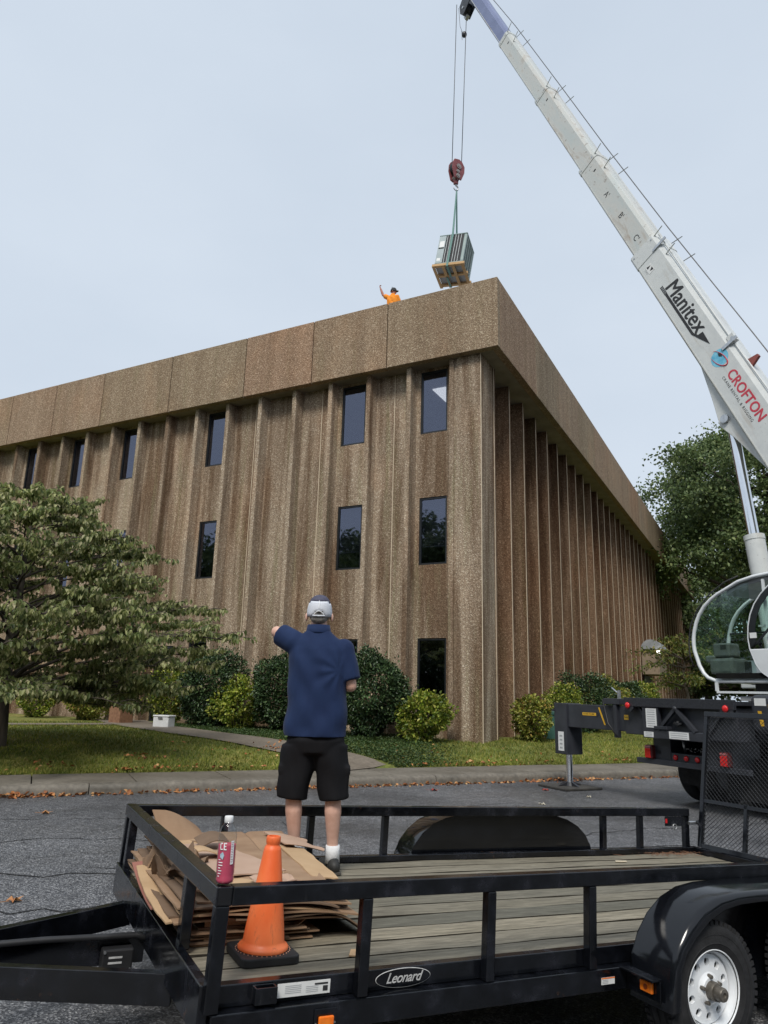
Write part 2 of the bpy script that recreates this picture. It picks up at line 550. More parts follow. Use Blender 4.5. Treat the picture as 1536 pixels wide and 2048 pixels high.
# concrete path from the door down to the sidewalk
MAIN = [V(-8.6, 25.0), V(-7.6, 23.0), V(-6.3, 21.0), V(-4.4, 18.7), V(-2.2, 16.55), V(-1.0, 15.65), V(-.20, 15.02)]
LEFT = [V(-7.2, 22.4), V(-9.2, 20.9), V(-12.5, 19.1), V(-16, 17.5)]
def strip(pts, w0, w1, name, parent=None):
    g = G(); n = len(pts)
    # resample
    q = []
    for i in range(n - 1):
        for k in range(6): q.append(pts[i].lerp(pts[i + 1], k / 6))
    q.append(pts[-1]); m = len(q)
    for i, p in enumerate(q):
        d = (q[min(m - 1, i + 1)] - q[max(0, i - 1)]).normalized(); nrm = V(-d.y, d.x)
        w = w0 + (w1 - w0) * i / (m - 1)
        for sgn in (-1, -.33, .33, 1):
            x, y = p.x + nrm.x * w * sgn, p.y + nrm.y * w * sgn
            g.v.append((x, y, max(.157, lawn_z(dist_d(x, y))) + (.028 if dist_d(x, y) > 1.75 else .006)))
    for i in range(m - 1):
        for j in range(3):
            a = i * 4 + j; g.f.append((a, a + 1, a + 5, a + 4))
    return g.build(name, PATHM, parent, smooth=True)
path = struct(strip(MAIN, .75, .62, 'path')); path['label'] = 'pale concrete path curving from the door to the sidewalk'
path2 = struct(strip(LEFT, .45, .45, 'path')); path2['label'] = 'narrow concrete path branching left behind the lawn tree'
path2.location.z = -.006

def seg_d(x, y, pts):
    best = 1e9; side_ = 0
    for a, b in zip(pts, pts[1:]):
        ab = b - a; t = max(0, min(1, ((x - a.x) * ab.x + (y - a.y) * ab.y) / ab.length_squared))
        q = a + ab * t; dd_ = math.hypot(x - q.x, y - q.y)
        if dd_ < best:
            best = dd_; side_ = ab.x * (y - a.y) - ab.y * (x - a.x)
    return best, side_
BX, BY, BA = 2.64, 18.99, R(-27.854)
bex, bey = V(math.cos(BA), math.sin(BA), 0), V(-math.sin(BA), math.cos(BA), 0)
def in_building(x, y, pad=.35):
    dx, dy = x - BX, y - BY
    return (dx * bex.x + dy * bex.y) < pad and (dx * bey.x + dy * bey.y) > -pad

# grass blades and ground cover
def blades(n, kind):
    out = []
    while len(out) < n:
        if kind == 'grass':
            s = random.uniform(-11, 15); d = 1.40 + 11 * random.random() ** 1.7
        else:
            s = random.uniform(-6, 6.5); d = 1.40 + 9 * random.random() ** 1.3
        p = sd(s, d)
        if in_building(p.x, p.y, .02): continue
        dp, sg = seg_d(p.x, p.y, MAIN); dl, _ = seg_d(p.x, p.y, LEFT)
        if dp < .70 or dl < .48: continue
        bed = sg > 0 and p.x > -9 and p.x < 1.2 + random.gauss(0, .35)   # right of the path towards the building
        if (kind == 'cover') != bed: continue
        out.append((p.x, p.y, lawn_z(d)))
    return np.array(out)
def leaf_quads(P, D, N, Lg, Wd, fold=.25):
    """six-vertex leaves: P base, D direction to the tip, N leaf normal"""
    D = D / np.linalg.norm(D, axis=1, keepdims=True)
    S = np.cross(D, N); S /= (np.linalg.norm(S, axis=1, keepdims=True) + 1e-9)
    N = np.cross(S, D)
    Lg = Lg[:, None]; Wd = Wd[:, None]
    b = P; t = P + D * Lg - N * Lg * .10
    r1 = P + D * Lg * .30 + S * Wd * .5 + N * Wd * fold; r2 = P + D * Lg * .68 + S * Wd * .42 + N * Wd * fold * .7
    l1 = P + D * Lg * .30 - S * Wd * .5 + N * Wd * fold; l2 = P + D * Lg * .68 - S * Wd * .42 + N * Wd * fold * .7
    n = len(P)
    v = np.stack([b, r1, r2, t, l2, l1], 1).reshape(-1, 3)
    i = np.arange(n)[:, None] * 6
    f = np.concatenate([i + np.array([[0, 1, 2, 3]]), i + np.array([[0, 3, 4, 5]])], 0)
    return v, f
def rand_dirs(n, up=0.0):
    d = rng.normal(size=(n, 3)); d[:, 2] += up
    return d / np.linalg.norm(d, axis=1, keepdims=True)

GRASS = leaf_mat('grass_blade', [(0, (.11, .16, .024)), (.45, (.20, .24, .038)), (.8, (.31, .30, .06)), (1, (.42, .36, .12))], .6, .3, .9)
P = blades(62000, 'grass'); n = len(P)
D = np.stack([rng.normal(0, .45, n), rng.normal(0, .45, n), np.ones(n)], 1)
S = rand_dirs(n); S[:, 2] = 0; S /= np.linalg.norm(S, axis=1, keepdims=True)
hgt = rng.uniform(.03, .075, n)[:, None]; wid = rng.uniform(.007, .014, n)[:, None]
v = np.stack([P - S * wid, P + S * wid, P + D * hgt], 1).reshape(-1, 3)
go = npmesh('grass', v, np.arange(3 * n).reshape(-1, 3), GRASS)
tag(stuff(go), 'short mown yellow-green grass covering the lawn', 'grass')
COVER = leaf_mat('ground_cover_leaf', [(0, (.022, .05, .014)), (.5, (.05, .095, .025)), (.85, (.09, .14, .045)), (1, (.16, .2, .08))], .45, .2, 1.2)
P = blades(26000, 'cover'); n = len(P)
P[:, 2] += rng.uniform(.0, .07, n)
v, f = leaf_quads(P, rand_dirs(n) * np.array([1, 1, .35]), rand_dirs(n, 2.2), rng.uniform(.03, .06, n), rng.uniform(.02, .035, n))
co = npmesh('ground_cover', v, f, COVER)
tag(stuff(co), 'low dark green ground cover bed between the path and the building', 'ground cover')

# ------------------------------------------------------------------ office building
bld = thing('office_building', 'three-storey brown exposed-aggregate concrete office building with vertical fins', 'building', (BX, BY, 0), BA)
ZS, ZT = 11.1, 13.25
FA, FS = .98, 1.372
fa = [FA + FS * k for k in range(19)]           # left edge of each fin along the left face
LEN_L, LEN_R = 26.0, 58.0
# fins (left face): share one mesh
def fin_poly(w0, w1, depth):
    return [(-w0 / 2 + .012, 0), (w0 / 2 - .012, 0), (w0 / 2, .014), (w0 / 2 + .008, depth * .55), (w1 / 2, depth), (-w1 / 2, depth), (-w0 / 2 - .008, depth * .55), (-w0 / 2, .014)]
def plan_prism(poly, z0, z1):
    g = G(); n = len(poly)
    g.add([(x, y, z0) for x, y in poly] + [(x, y, z1) for x, y in poly],
          [tuple(range(n)), tuple(range(2 * n - 1, n - 1, -1))] + [(i, i + n, (i + 1) % n + n, (i + 1) % n) for i in range(n)])
    return g
f0 = plan_prism(fin_poly(.15, .24, .36), -.05, ZS).build('fin', AGG, bld)
f0.location = (-(fa[0] - .075), 0, 0)
for a in fa[1:]: copy_part(f0, bld, (-(a - .075), 0, 0))
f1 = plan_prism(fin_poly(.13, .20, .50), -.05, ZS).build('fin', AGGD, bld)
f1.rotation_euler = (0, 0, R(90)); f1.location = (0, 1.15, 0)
nb = 39
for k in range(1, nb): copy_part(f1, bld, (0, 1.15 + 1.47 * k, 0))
eb = G().bx(-.010, .005, -.074, -.048, .0, ZS).build('edge_strip', SEAL, bld); eb.location = (0, 1.15, 0)  # pale strip along the near edge of each right fin
for k in range(1, nb): copy_part(eb, bld, (0, 1.15 + 1.47 * k, 0))
# corner pier
pier = plan_prism([(-.84, .05), (-.62, .0), (-.012, 0), (0, .012), (0, .85), (-.02, 1.06), (-.50, 1.06), (-.50, .36), (-.84, .36)], -.05, ZS)
pier.build('corner_pier', AGG, bld)
# wall panels
WIN = {0: (0, 1, 2), 2: (0, 1, 2), 6: (0, 1, 2), 9: (1, 2), 11: (1, 2), 13: (1, 2), 15: (1, 2)}
ZW = [(.72, 3.10), (5.14, 7.10), (9.05, 11.02)]
def panel(holes, width):
    g = G(); zs = -.05
    if not holes: return g.bx(-width, 0, .36, .50, -.05, ZS)
    h0, h1 = holes[0][0], holes[0][1]
    g.bx(-h0, 0, .36, .50, -.05, ZS); g.bx(-width, -h1, .36, .50, -.05, ZS)
    for _, _, z0, z1 in holes:
        g.bx(-h1, -h0, .36, .50, zs, z0); zs = z1
    g.bx(-h1, -h0, .36, .50, zs, ZS)
    return g
plain = None
win_master = None
DOOR_BAY = 7
win_objs = []
def blind_mesh(w, z0, z1):
    g = G(); z = z0
    while z < z1:
        g.bx(-w / 2, w / 2, -.012, .012, z, z + .006, Matrix.Translation(V(0, 0, z)) @ Matrix.Rotation(R(38), 4, 'X') @ Matrix.Translation(V(0, 0, -z)))
        z += .045
    g.bx(-w / 2, w / 2, -.015, .015, z0 - .03, z0 - .008)
    return g
for k in range(18):
    x0 = fa[k] - .075
    if k in WIN:
        holes = [(.265, 1.125, *ZW[f]) for f in WIN[k]]
        o = panel(holes, FS).build('wall_panel', AGG, bld); o.location = (-x0, 0, 0)
        for fl in WIN[k]:
            z0, z1 = ZW[fl]; xa, xb = -(x0 + 1.125), -(x0 + .265)
            g = G(); t = .055
            g.bx(xa, xb, .385, .455, z0, z0 + t); g.bx(xa, xb, .385, .455, z1 - t, z1)
            g.bx(xa, xa + t, .387, .457, z0 + t, z1 - t); g.bx(xb - t, xb, .387, .457, z0 + t, z1 - t)
            wf = g.build('window', BLK, bld)
            G().bx(xa + t, xb - t, .417, .421, z0 + t, z1 - t).build('pane', GLASS, wf)
            if fl == 1 and k in (0, 2, 9, 13):
                b = blind_mesh(xb - xa - .12, z0 + .55, z1 - .07).build('blind', BLIND, wf)
                b.location = ((xa + xb) / 2, .475, 0)
            if fl == 2 and k == 6:
                b = blind_mesh(xb - xa - .12, z0 + 1.3, z1 - .07).build('blind', BLIND, wf)
                b.location = ((xa + xb) / 2, .475, 0)
    elif k == DOOR_BAY:
        o = panel([(.22, 1.20, .45, 2.95)], FS).build('wall_panel', AGG, bld); o.location = (-x0, 0, 0)
        xa, xb = -(x0 + 1.20), -(x0 + .22)
        g = G(); t = .06
        g.bx(xa, xa + t, .385, .455, .45, 2.95); g.bx(xb - t, xb, .385, .455, .45, 2.95)
        g.bx(xa + t, xb - t, .387, .457, 2.89, 2.95); g.bx(xa + t, xb - t, .387, .457, 2.45, 2.51); g.bx(xa + t, xb - t, .387, .457, .45, .60)
        dr = g.build('door', BLK, bld)
        G().bx(xa + t, xb - t, .417, .421, .60, 2.45).build('pane', GLASS, dr)
        G().bx(xa + t, xb - t, .417, .421, 2.51, 2.89).build('pane', GLASS, dr)
        G().bx(xb - .22, xb - .16, .33, .385, 1.35, 1.65).build('handle', pm('door_handle_metal', (.5, .5, .5), None, 5, .3, metal=1.0), dr)
        G().bx(xa + .25, xa + .65, .411, .414, 1.45, 1.62).build('paper_sign', pm('white_paper', (.75, .75, .74), (.8, .8, .79), 3, .8), dr)
    else:
        if plain is None:
            plain = panel(None, FS).build('wall_panel', AGG, bld); plain.location = (-x0, 0, 0)
        else: copy_part(plain, bld, (-x0, 0, 0))
G().bx(-(fa[0] - .075), -.501, .36, .5, -.05, ZS).build('wall_panel', AGG, bld)
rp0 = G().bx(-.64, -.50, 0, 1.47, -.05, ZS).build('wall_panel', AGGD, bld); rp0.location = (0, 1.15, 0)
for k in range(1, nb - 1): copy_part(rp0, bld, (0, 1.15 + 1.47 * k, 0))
# sealant joints
for a in (2.90, 5.52, 8.16, 10.82, 13.55, 16.2, 18.9):
    G().bx(-a - .011, -a + .011, .352, .362, .0, ZS).build('sealant_joint', SEAL, bld)
plan_prism([(-.016, -.003), (.003, -.003), (.003, .014), (-.001, .014), (-.001, .001), (-.016, .001)], .0, ZS).build('sealant_joint', SEAL, bld)
# fascia panels
seams = [-.6, 2.91, 5.6, 8.31, 11.66, 15.11, 17.8, 20.47, 23.2, 26.0]
for a, b in zip(seams, seams[1:]):
    G().bx(-b + .016, -a - .016 if a > 0 else .6, -.25, -.02, ZS, ZT).build('fascia_panel', AGGF, bld, bevel=.012)
sr = [-.235, 3.59] + [3.59 + 3.02 * i for i in range(1, 19)]
for a, b in zip(sr, sr[1:]):
    G().bx(.37, .6, a + .008 if a > 0 else -.005, b - .008, ZS, ZT).build('fascia_panel', AGGF, bld, bevel=.012)
G().bx(-26, .36, -.015, .22, ZS + .02, ZT - .04).bx(.12, .365, .22, LEN_R, ZS + .02, ZT - .04).build('parapet_backing', DARK, bld)
G().bx(-26, .55, -.20, .62, ZS + .004, ZS + .018).bx(-.80, .55, .62, LEN_R, ZS + .004, ZS + .018).build('soffit', pm('soffit_concrete', (.20, .165, .135), (.28, .24, .20), 2, .9), bld)
G().bx(-25.9, .11, .23, LEN_R, 12.60, 12.72).build('roof', pm('roof_membrane', (.3, .3, .3), None, 2, .9), bld)
G().bx(-26.3, -26, 0, LEN_R, 0, ZT).bx(-26, .3, LEN_R, LEN_R + .3, 0, ZT).build('end_wall', AGG, bld)
# interior: rooms seen through the glass
for z in (3.45, 7.35, 11.03):
    G().bx(-25.9, -.6, .62, 6, z, z + .04).build('ceiling', CEIL, bld)
G().bx(-25.9, -.6, 6.0, 6.1, .1, 11).build('interior_wall', INT, bld)
LITE = emit_mat('ceiling_light_panel', (1.0, .97, .9), 1.6)
for x, y in ((-1.9, 1.6), (-4.4, 3.4)):
    G().bx(x - .3, x + .3, y, y + 1.2, 10.99, 11.02).build('ceiling_light', LITE, bld)
# side entrance hood on the right face with a lamp
HOOD = pm('hood_concrete', (.20, .15, .105), (.28, .215, .15), 4, .85, bump=.3)
hd = G().bx(0, .95, 26.6, 29.5, 3.05, 4.45).build('entrance_hood', HOOD, bld, bevel=.02)
gg = G(); ar = [(0.0, 4.46)] + [(.55 - .55 * math.cos(math.pi * i / 12) , 4.46 + .55 * math.sin(math.pi * i / 12)) for i in range(1, 12)] + [(1.1, 4.46)]
gg.prism([(x, z) for x, z in ar], 26.4, 29.3)
gg.build('hood_cover', pm('grey_awning_fabric', (.22, .23, .24), (.32, .33, .34), 4, .8), hd, auto=40)
lm = G(); ball(lm, (1.0, 26.25, 4.3), .13); lm.build('lamp', emit_mat('lamp_glow', (1, .97, .9), 2.5), hd, smooth=True)
G().bx(.02, .06, 26.9, 29.2, 0, 3.0).build('door', pm('grey_side_door', (.05, .05, .05), (.075, .075, .075), 3, .6), bld)
# ------------------------------------------------------------------ vegetation
BARK = pm('bark', (.045, .036, .028), (.11, .09, .07), 9, .95, stretch=(1, 1, .2), bump=.8, bscale=14)
TWIG = pm('twig', (.05, .04, .028), (.09, .07, .05), 9, .9)
L_DARK = leaf_mat('holly_leaf', [(0, (.022, .045, .019)), (.55, (.046, .086, .033)), (.9, (.09, .145, .055)), (1, (.16, .21, .09))], .32, .12, 2.2)
L_VAR = leaf_mat('variegated_leaf', [(0, (.06, .11, .012)), (.4, (.16, .22, .025)), (.75, (.32, .36, .05)), (1, (.50, .47, .12))], .4, .25, 3.0)
L_VAR2 = leaf_mat('bronze_variegated_leaf', [(0, (.09, .13, .02)), (.5, (.25, .28, .045)), (.85, (.38, .36, .08)), (1, (.42, .25, .08))], .4, .25, 3.0)
L_DOG = leaf_mat('broad_drooping_leaf', [(0, (.10, .14, .05)), (.30, (.20, .25, .085)), (.60, (.36, .39, .15)), (.88, (.52, .52, .26)), (1, (.60, .54, .34))], .42, .5, .9)
L_OAK = leaf_mat('oak_leaf', [(0, (.055, .09, .034)), (.5, (.12, .175, .062)), (.85, (.19, .245, .09)), (1, (.25, .29, .12))], .5, .28, .45)
L_MAP = leaf_mat('maple_leaf', [(0, (.06, .10, .02)), (.6, (.15, .19, .04)), (1, (.30, .24, .07))], .5, .35)

def gz(x, y): return lawn_z(dist_d(x, y))
def b2w(x, y, z=0.0):
    p = V(BX, BY, 0) + bex * x + bey * y
    return V(p.x, p.y, z)

def shrub(name, label, x, y, rx, ry, h, mat, n, leaf, group=None, lump=.18, seed=0, base=.12):
    r_ = np.random.default_rng(seed)
    z = gz(x, y) - .02
    t = thing(name, label, 'shrub', (x, y, z), 0, group)
    d = r_.normal(size=(n, 3)); d /= np.linalg.norm(d, axis=1, keepdims=True)
    ph = r_.uniform(0, 6.3, (7, 3)); fr = r_.uniform(2.2, 5.5, (7, 3))
    rad = np.ones(n)
    for i in range(7):
        rad += lump / 2.2 * np.sin(d[:, 0] * fr[i, 0] + ph[i, 0]) * np.sin(d[:, 1] * fr[i, 1] + ph[i, 1]) * np.cos(d[:, 2] * fr[i, 2] + ph[i, 2])
    shell = 1 - np.abs(r_.normal(0, .10, n)); shell[-n // 3:] -= .13; shell[: n // 12] *= 1 + np.abs(r_.normal(0, .10, n // 12))
    q = d * (rad * shell)[:, None]
    low = q[:, 2] < 0
    q[low, :2] *= (1 - .25 * np.abs(q[low, 2]))[:, None]
    P = q * np.array([rx, ry, h * .52]) + np.array([0, 0, h * .52 + base * .3])
    P[:, 2] = np.maximum(P[:, 2], r_.uniform(.02, .10, n))
    D = d + r_.normal(0, .6, (n, 3)); N = d + r_.normal(0, .55, (n, 3)) + np.array([0, 0, .35])
    v, f = leaf_quads(P, D, N, r_.uniform(.7, 1.3, n) * leaf, r_.uniform(.45, .75, n) * leaf)
    stuff(npmesh('foliage', v, f, mat, t))
    g = G()
    for i in range(7):
        a = r_.uniform(0, 6.3); e = V(math.cos(a) * rx * .7, math.sin(a) * ry * .7, h * r_.uniform(.5, .8))
        g.tube([(e.x * .08, e.y * .08, -.05), (e.x * .4, e.y * .4, e.z * .5), tuple(e)], [.022, .016, .006], 6)
    g.build('stem', TWIG, t, smooth=True)
    return t
DG, VG, RG = 'dark clipped shrubs along the building', 'yellow-green shrubs along the left face', 'shrubs along the right face'
for i, (nm, lb, a, off, rx, ry, h, m, n, lf, gr) in enumerate((
    ('holly_shrub', 'round dark green shrub below the narrow first-floor window', 7.95, -1.0, .92, .85, 1.98, L_DARK, 15000, .072, DG),
    ('holly_shrub', 'dark green shrub half hidden behind the man\'s raised left arm', 5.45, -1.0, .86, .85, 1.92, L_DARK, 14000, .072, DG),
    ('holly_shrub', 'large dark green shrub directly right of the man in navy', 2.62, -1.1, 1.0, .85, 2.02, L_DARK, 16000, .072, DG),
    ('variegated_shrub', 'tall ragged yellow-green shrub beside the entrance door', 9.6, -1.0, .62, .6, 1.55, L_VAR, 3600, .085, VG),
    ('variegated_shrub', 'yellow-green shrub between two dark shrubs left of the man', 6.72, -1.25, .62, .55, 1.25, L_VAR, 3200, .085, VG),
    ('variegated_shrub', 'bright yellow-green shrub in front of the corner ground-floor window', 1.22, -1.0, .66, .6, 1.12, L_VAR, 3600, .085, VG),
    ('variegated_shrub', 'pale variegated shrub left of the brown planter under the tree', 13.0, -1.0, .75, .6, 1.15, L_VAR2, 3200, .085, VG),
    ('variegated_shrub', 'small green shrub at the far left behind the tree trunk', 15.4, -1.0, .6, .55, 1.05, L_VAR, 2600, .085, VG))):
    p = b2w(-a, off)
    shrub(nm, lb, p.x, p.y, rx, ry, h, m, n, lf, gr, .46 if m is not L_DARK else .30, 50 + i)
for i, (nm, lb, b, off, rx, ry, h, m, n, lf) in enumerate((
    ('variegated_shrub', 'yellow and bronze shrub just right of the building corner', 1.75, .75, .48, .5, 1.08, L_VAR2, 3000, .085),
    ('variegated_shrub', 'leafy green shrub behind the green utility box', 4.6, .85, .62, .7, 1.35, L_VAR, 3600, .08),
    ('holly_shrub', 'dark shrub behind the outrigger leg at the right wall', 7.2, .9, .9, .9, 1.75, L_DARK, 6500, .08),
    ('variegated_shrub', 'pale green shrub seen above the outrigger beam', 11.0, .9, .8, .9, 1.65, L_VAR2, 3600, .09),
    ('holly_shrub', 'low dark shrub far along the right wall above the beam', 15.0, .9, .9, 1.0, 1.75, L_DARK, 5000, .09),
    ('variegated_shrub', 'distant green shrub beyond the beam near the side entrance', 19.5, .9, .9, 1.0, 1.7, L_VAR, 3600, .1))):
    p = b2w(off, b)
    shrub(nm, lb, p.x, p.y, rx, ry, h, m, n, lf, RG, .42 if m is not L_DARK else .30, 80 + i)

# --- left lawn tree with drooping leaves on tiered branches
def dogwood(x, y):
    r_ = np.random.default_rng(5); rd = random.Random(5)
    z0 = gz(x, y)
    t = thing('dogwood_tree', 'spreading lawn tree with drooping broad leaves at the left edge', 'tree', (x, y, z0 - .05))
    tr = G()
    tr.tube([(0, 0, -.1), (0, 0, .06), (.02, .01, .5), (-.03, .03, 1.1), (.0, .0, 1.7), (.06, -.03, 2.6), (.02, .05, 3.6), (.08, .0, 4.7)],
            [.26, .20, .155, .14, .12, .085, .05, .018], 12)
    tr.build('trunk', BARK, t, smooth=True)
    env = [(.9, 2.6), (1.5, 3.6), (2.0, 4.1), (2.5, 4.4), (2.9, 4.1), (3.3, 3.4), (3.7, 2.9), (4.0, 2.4), (4.4, 1.6), (4.8, 1.0), (5.2, .5)]
    def rad(z):
        for (a, ra), (b, rb) in zip(env, env[1:]):
            if a <= z <= b: return ra + (rb - ra) * (z - a) / (b - a)
        return .4
    br = G(); leaf_p, leaf_d = [], []
    zs = np.concatenate([np.linspace(1.0, 1.5, 16), np.linspace(1.25, 4.95, 86)])
    for i, z in enumerate(zs):
        phi = i * 2.399 + rd.uniform(-.3, .3)
        Lb = rad(z) * rd.uniform(.68, 1.0)
        st = V(0, 0, max(1.0, z - Lb * .28)); d = V(math.cos(phi), math.sin(phi), 0)
        pts = []
        for k in range(7):
            f = k / 6
            q = st + d * Lb * f + V(0, 0, (z - st.z) * (1 - (1 - f) ** 2) - (.06 if z > 1.6 else .10) * Lb * f * f)
            q += V(rd.uniform(-.06, .06), rd.uniform(-.06, .06), rd.uniform(-.03, .03)) * Lb * .3
            pts.append(q)
        br.tube([tuple(p) for p in pts], [.032 * (1 - f / 7.2) * (Lb / 4) + .005 for f in range(7)], 6)
        nt_ = int(9 + Lb * 5)
        for k in range(nt_):
            f = rd.uniform(.28, 1.0) ** .8
            i0 = min(5, int(f * 6)); q = pts[i0].lerp(pts[i0 + 1], f * 6 - i0)
            ang = phi + rd.choice((-1, 1)) * rd.uniform(.35, 1.25)
            tl = rd.uniform(.35, .95) * (1.1 - .4 * f)
            e = q + V(math.cos(ang) * tl, math.sin(ang) * tl, rd.uniform(-.02, .22))
            br.tube([tuple(q), tuple(q.lerp(e, .5) + V(0, 0, .05)), tuple(e)], [.012, .008, .004], 5)
            for c in range(int(5 + tl * 10)):
                w = rd.uniform(.15, 1.05); c0 = q.lerp(e, w)
                for l in range(3):
                    a2 = rd.uniform(0, 6.3)
                    leaf_p.append((c0.x + rd.uniform(-.07, .07), c0.y + rd.uniform(-.07, .07), c0.z + rd.uniform(-.03, .05)))
                    leaf_d.append((math.cos(a2) * .6, math.sin(a2) * .6, -rd.uniform(.35, 1.3)))
    stuff(br.build('branch', BARK, t, smooth=True))
    P = np.array(leaf_p); D = np.array(leaf_d); n = len(P)
    N = np.stack([D[:, 0] * .8, D[:, 1] * .8, np.ones(n) * .9], 1) + r_.normal(0, .25, (n, 3))
    v, f = leaf_quads(P, D, N, r_.uniform(.07, .135, n), r_.uniform(.038, .066, n), .34)
    stuff(npmesh('crown', v, f, L_DOG, t))
    return t
dogwood(-7.2, 14.35)

# --- broad trees
def tree_mesh(seed, H, rx, zc, rz, clumps, per, leaf, mat):
    r_ = np.random.default_rng(seed); rd = random.Random(seed)
    C_ = []
    while len(C_) < clumps:
        q = r_.normal(size=3); q /= np.linalg.norm(q); q = q * r_.uniform(.45, 1.0) ** .5
        k = 1 + .22 * math.sin(q[0] * 5 + seed) * math.cos(q[1] * 4.3 + seed * 2) + .12 * math.sin(q[2] * 7)
        C_.append(q * k)
    C_ = np.array(C_); lo = C_[:, 2] < 0; C_[lo, :2] *= (1 + .45 * np.abs(C_[lo, 2]))[:, None]; C_[lo, 2] *= .85
    C_ = C_ * np.array([rx, rx, rz]) + np.array([0, 0, zc])
    n = clumps * per
    cs = r_.uniform(.6, 1.25, clumps)
    P = np.repeat(C_, per, 0) + r_.normal(size=(n, 3)) * np.array([1, 1, .62]) * np.repeat(cs, per)[:, None] * rx * .095
    D = rand_dirs(n, -.2); N = rand_dirs(n, .8)
    v, f = leaf_quads(P, D, N, r_.uniform(.7, 1.3, n) * leaf, r_.uniform(.5, .8, n) * leaf)
    g = G(); tw = H * .028
    g.tube([(0, 0, -.3), (0, 0, .1), (.1, 0, zc * .4), (-.1, .1, zc * .8), (.1, 0, zc + rz * .5)], [tw * 1.4, tw, tw * .8, tw * .5, tw * .1], 10)
    lb = G()
    for i in range(0, clumps, max(1, clumps // 34)):
        c = V(*C_[i]); b = V(0, 0, max(zc * .3, c.z - (c.xy.length) * .6))
        m = b.lerp(c, .5) + V(rd.uniform(-.4, .4), rd.uniform(-.4, .4), rd.uniform(0, .5))
        lb.tube([tuple(b), tuple(m), tuple(c)], [tw * .35, tw * .22, tw * .05], 6)
    return v, f, g, lb
def big_tree(name, label, x, y, z, spec, mat, sc=1.0, rot=0.0, group=None, src=None):
    t = thing(name, label, 'tree', (x, y, z), rot, group); t.scale = (sc, sc, sc)
    if src is None:
        v, f, g, lb = tree_mesh(*spec, mat)
        g.build('trunk', BARK, t, smooth=True); lb.build('limb', BARK, t, smooth=True)
        stuff(npmesh('crown', v, f, mat, t))
    else:
        for ch in src.children: copy_part(ch, t)
    return t
oak = big_tree('oak_tree', 'large green tree standing behind the crane boom at right', 26.3, 48.2, .5, (3, 21, 7.4, 14.0, 6.9, 240, 330, .23), L_OAK)
TG = 'trees beyond the crane'
o2 = big_tree('background_tree', 'broad green tree visible through the crane cab glass', 34, 68, .5, (8, 13, 6.5, 6.2, 5.8, 110, 240, .28), L_OAK, 1.3, group=TG)
big_tree('background_tree', 'green tree low behind the far end of the building', 27.5, 74, .3, None, L_OAK, 1.0, 1.3, TG, o2)
big_tree('background_tree', 'green tree at the right edge behind the crane cab', 43, 66, .3, None, L_OAK, 1.15, 2.6, TG, o2)
big_tree('background_tree', 'dark green tree at right beyond the tall tree', 42, 54, .0, None, L_OAK, .95, 4.0, TG, o2)
big_tree('background_tree', 'low green tree between crane cab and building end', 37, 84, .3, None, L_OAK, 1.3, 5.0, TG, o2)
BG = 'unseen trees across the street, placed for reflections'  # far-left trees mirrored in the windows; the rest added to darken paint reflections
for i, (x, y, s, r) in enumerate(((-31, -3, 1.35, 0), (-37, -15, 1.5, 1), (-45, 3, 1.5, 2), (-25, -18, 1.3, 3), (-52, -12, 1.6, 4), (-13, -24, 1.2, 5), (1, -27, 1.3, 0.5), (15, -25, 1.25, 2.5), (29, -17, 1.3, 4.2), (40, -3, 1.3, 5.2))):
    big_tree('street_tree', 'unseen tree across the street, placed for window and paint reflections', x, y, 0, None, L_OAK, s, r, BG, o2)

# --- small maple at the right wall
def maple(x, y):
    rd = random.Random(9); r_ = np.random.default_rng(9)
    t = thing('maple_tree', 'small fine-leaved maple in front of the right wall near the side entrance', 'tree', (x, y, .45))
    g = G(); g.tube([(0, 0, -.2), (.05, 0, 1.2), (-.1, .1, 2.4), (0, 0, 3.4)], [.12, .09, .06, .02], 8); g.build('trunk', BARK, t, smooth=True)
    br = G(); P, D = [], []
    for i in range(22):
        phi = i * 2.4; z = rd.uniform(2.3, 5.2); Lb = rd.uniform(1.3, 3.1)
        st = V(0, 0, min(3.2, z - .6)); e = V(math.cos(phi) * Lb, math.sin(phi) * Lb, z - .25 * Lb)
        m = st.lerp(e, .5) + V(0, 0, .35)
        br.tube([tuple(st), tuple(m), tuple(e)], [.04, .02, .006], 5)
        for k in range(90):
            f = rd.uniform(.3, 1.05); q = (st.lerp(m, f * 2) if f < .5 else m.lerp(e, f * 2 - 1))
            q += V(rd.gauss(0, .22), rd.gauss(0, .22), rd.gauss(0, .12))
            P.append(tuple(q)); D.append((rd.gauss(0, .7), rd.gauss(0, .7), -.5))
    br.build('branch', BARK, t, smooth=True)
    P, D = np.array(P), np.array(D); n = len(P)
    v, f = leaf_quads(P, D, rand_dirs(n, 1.5), r_.uniform(.14, .26, n), r_.uniform(.05, .09, n))
    stuff(npmesh('crown', v, f, L_MAP, t))
maple(15.6, 37.8)

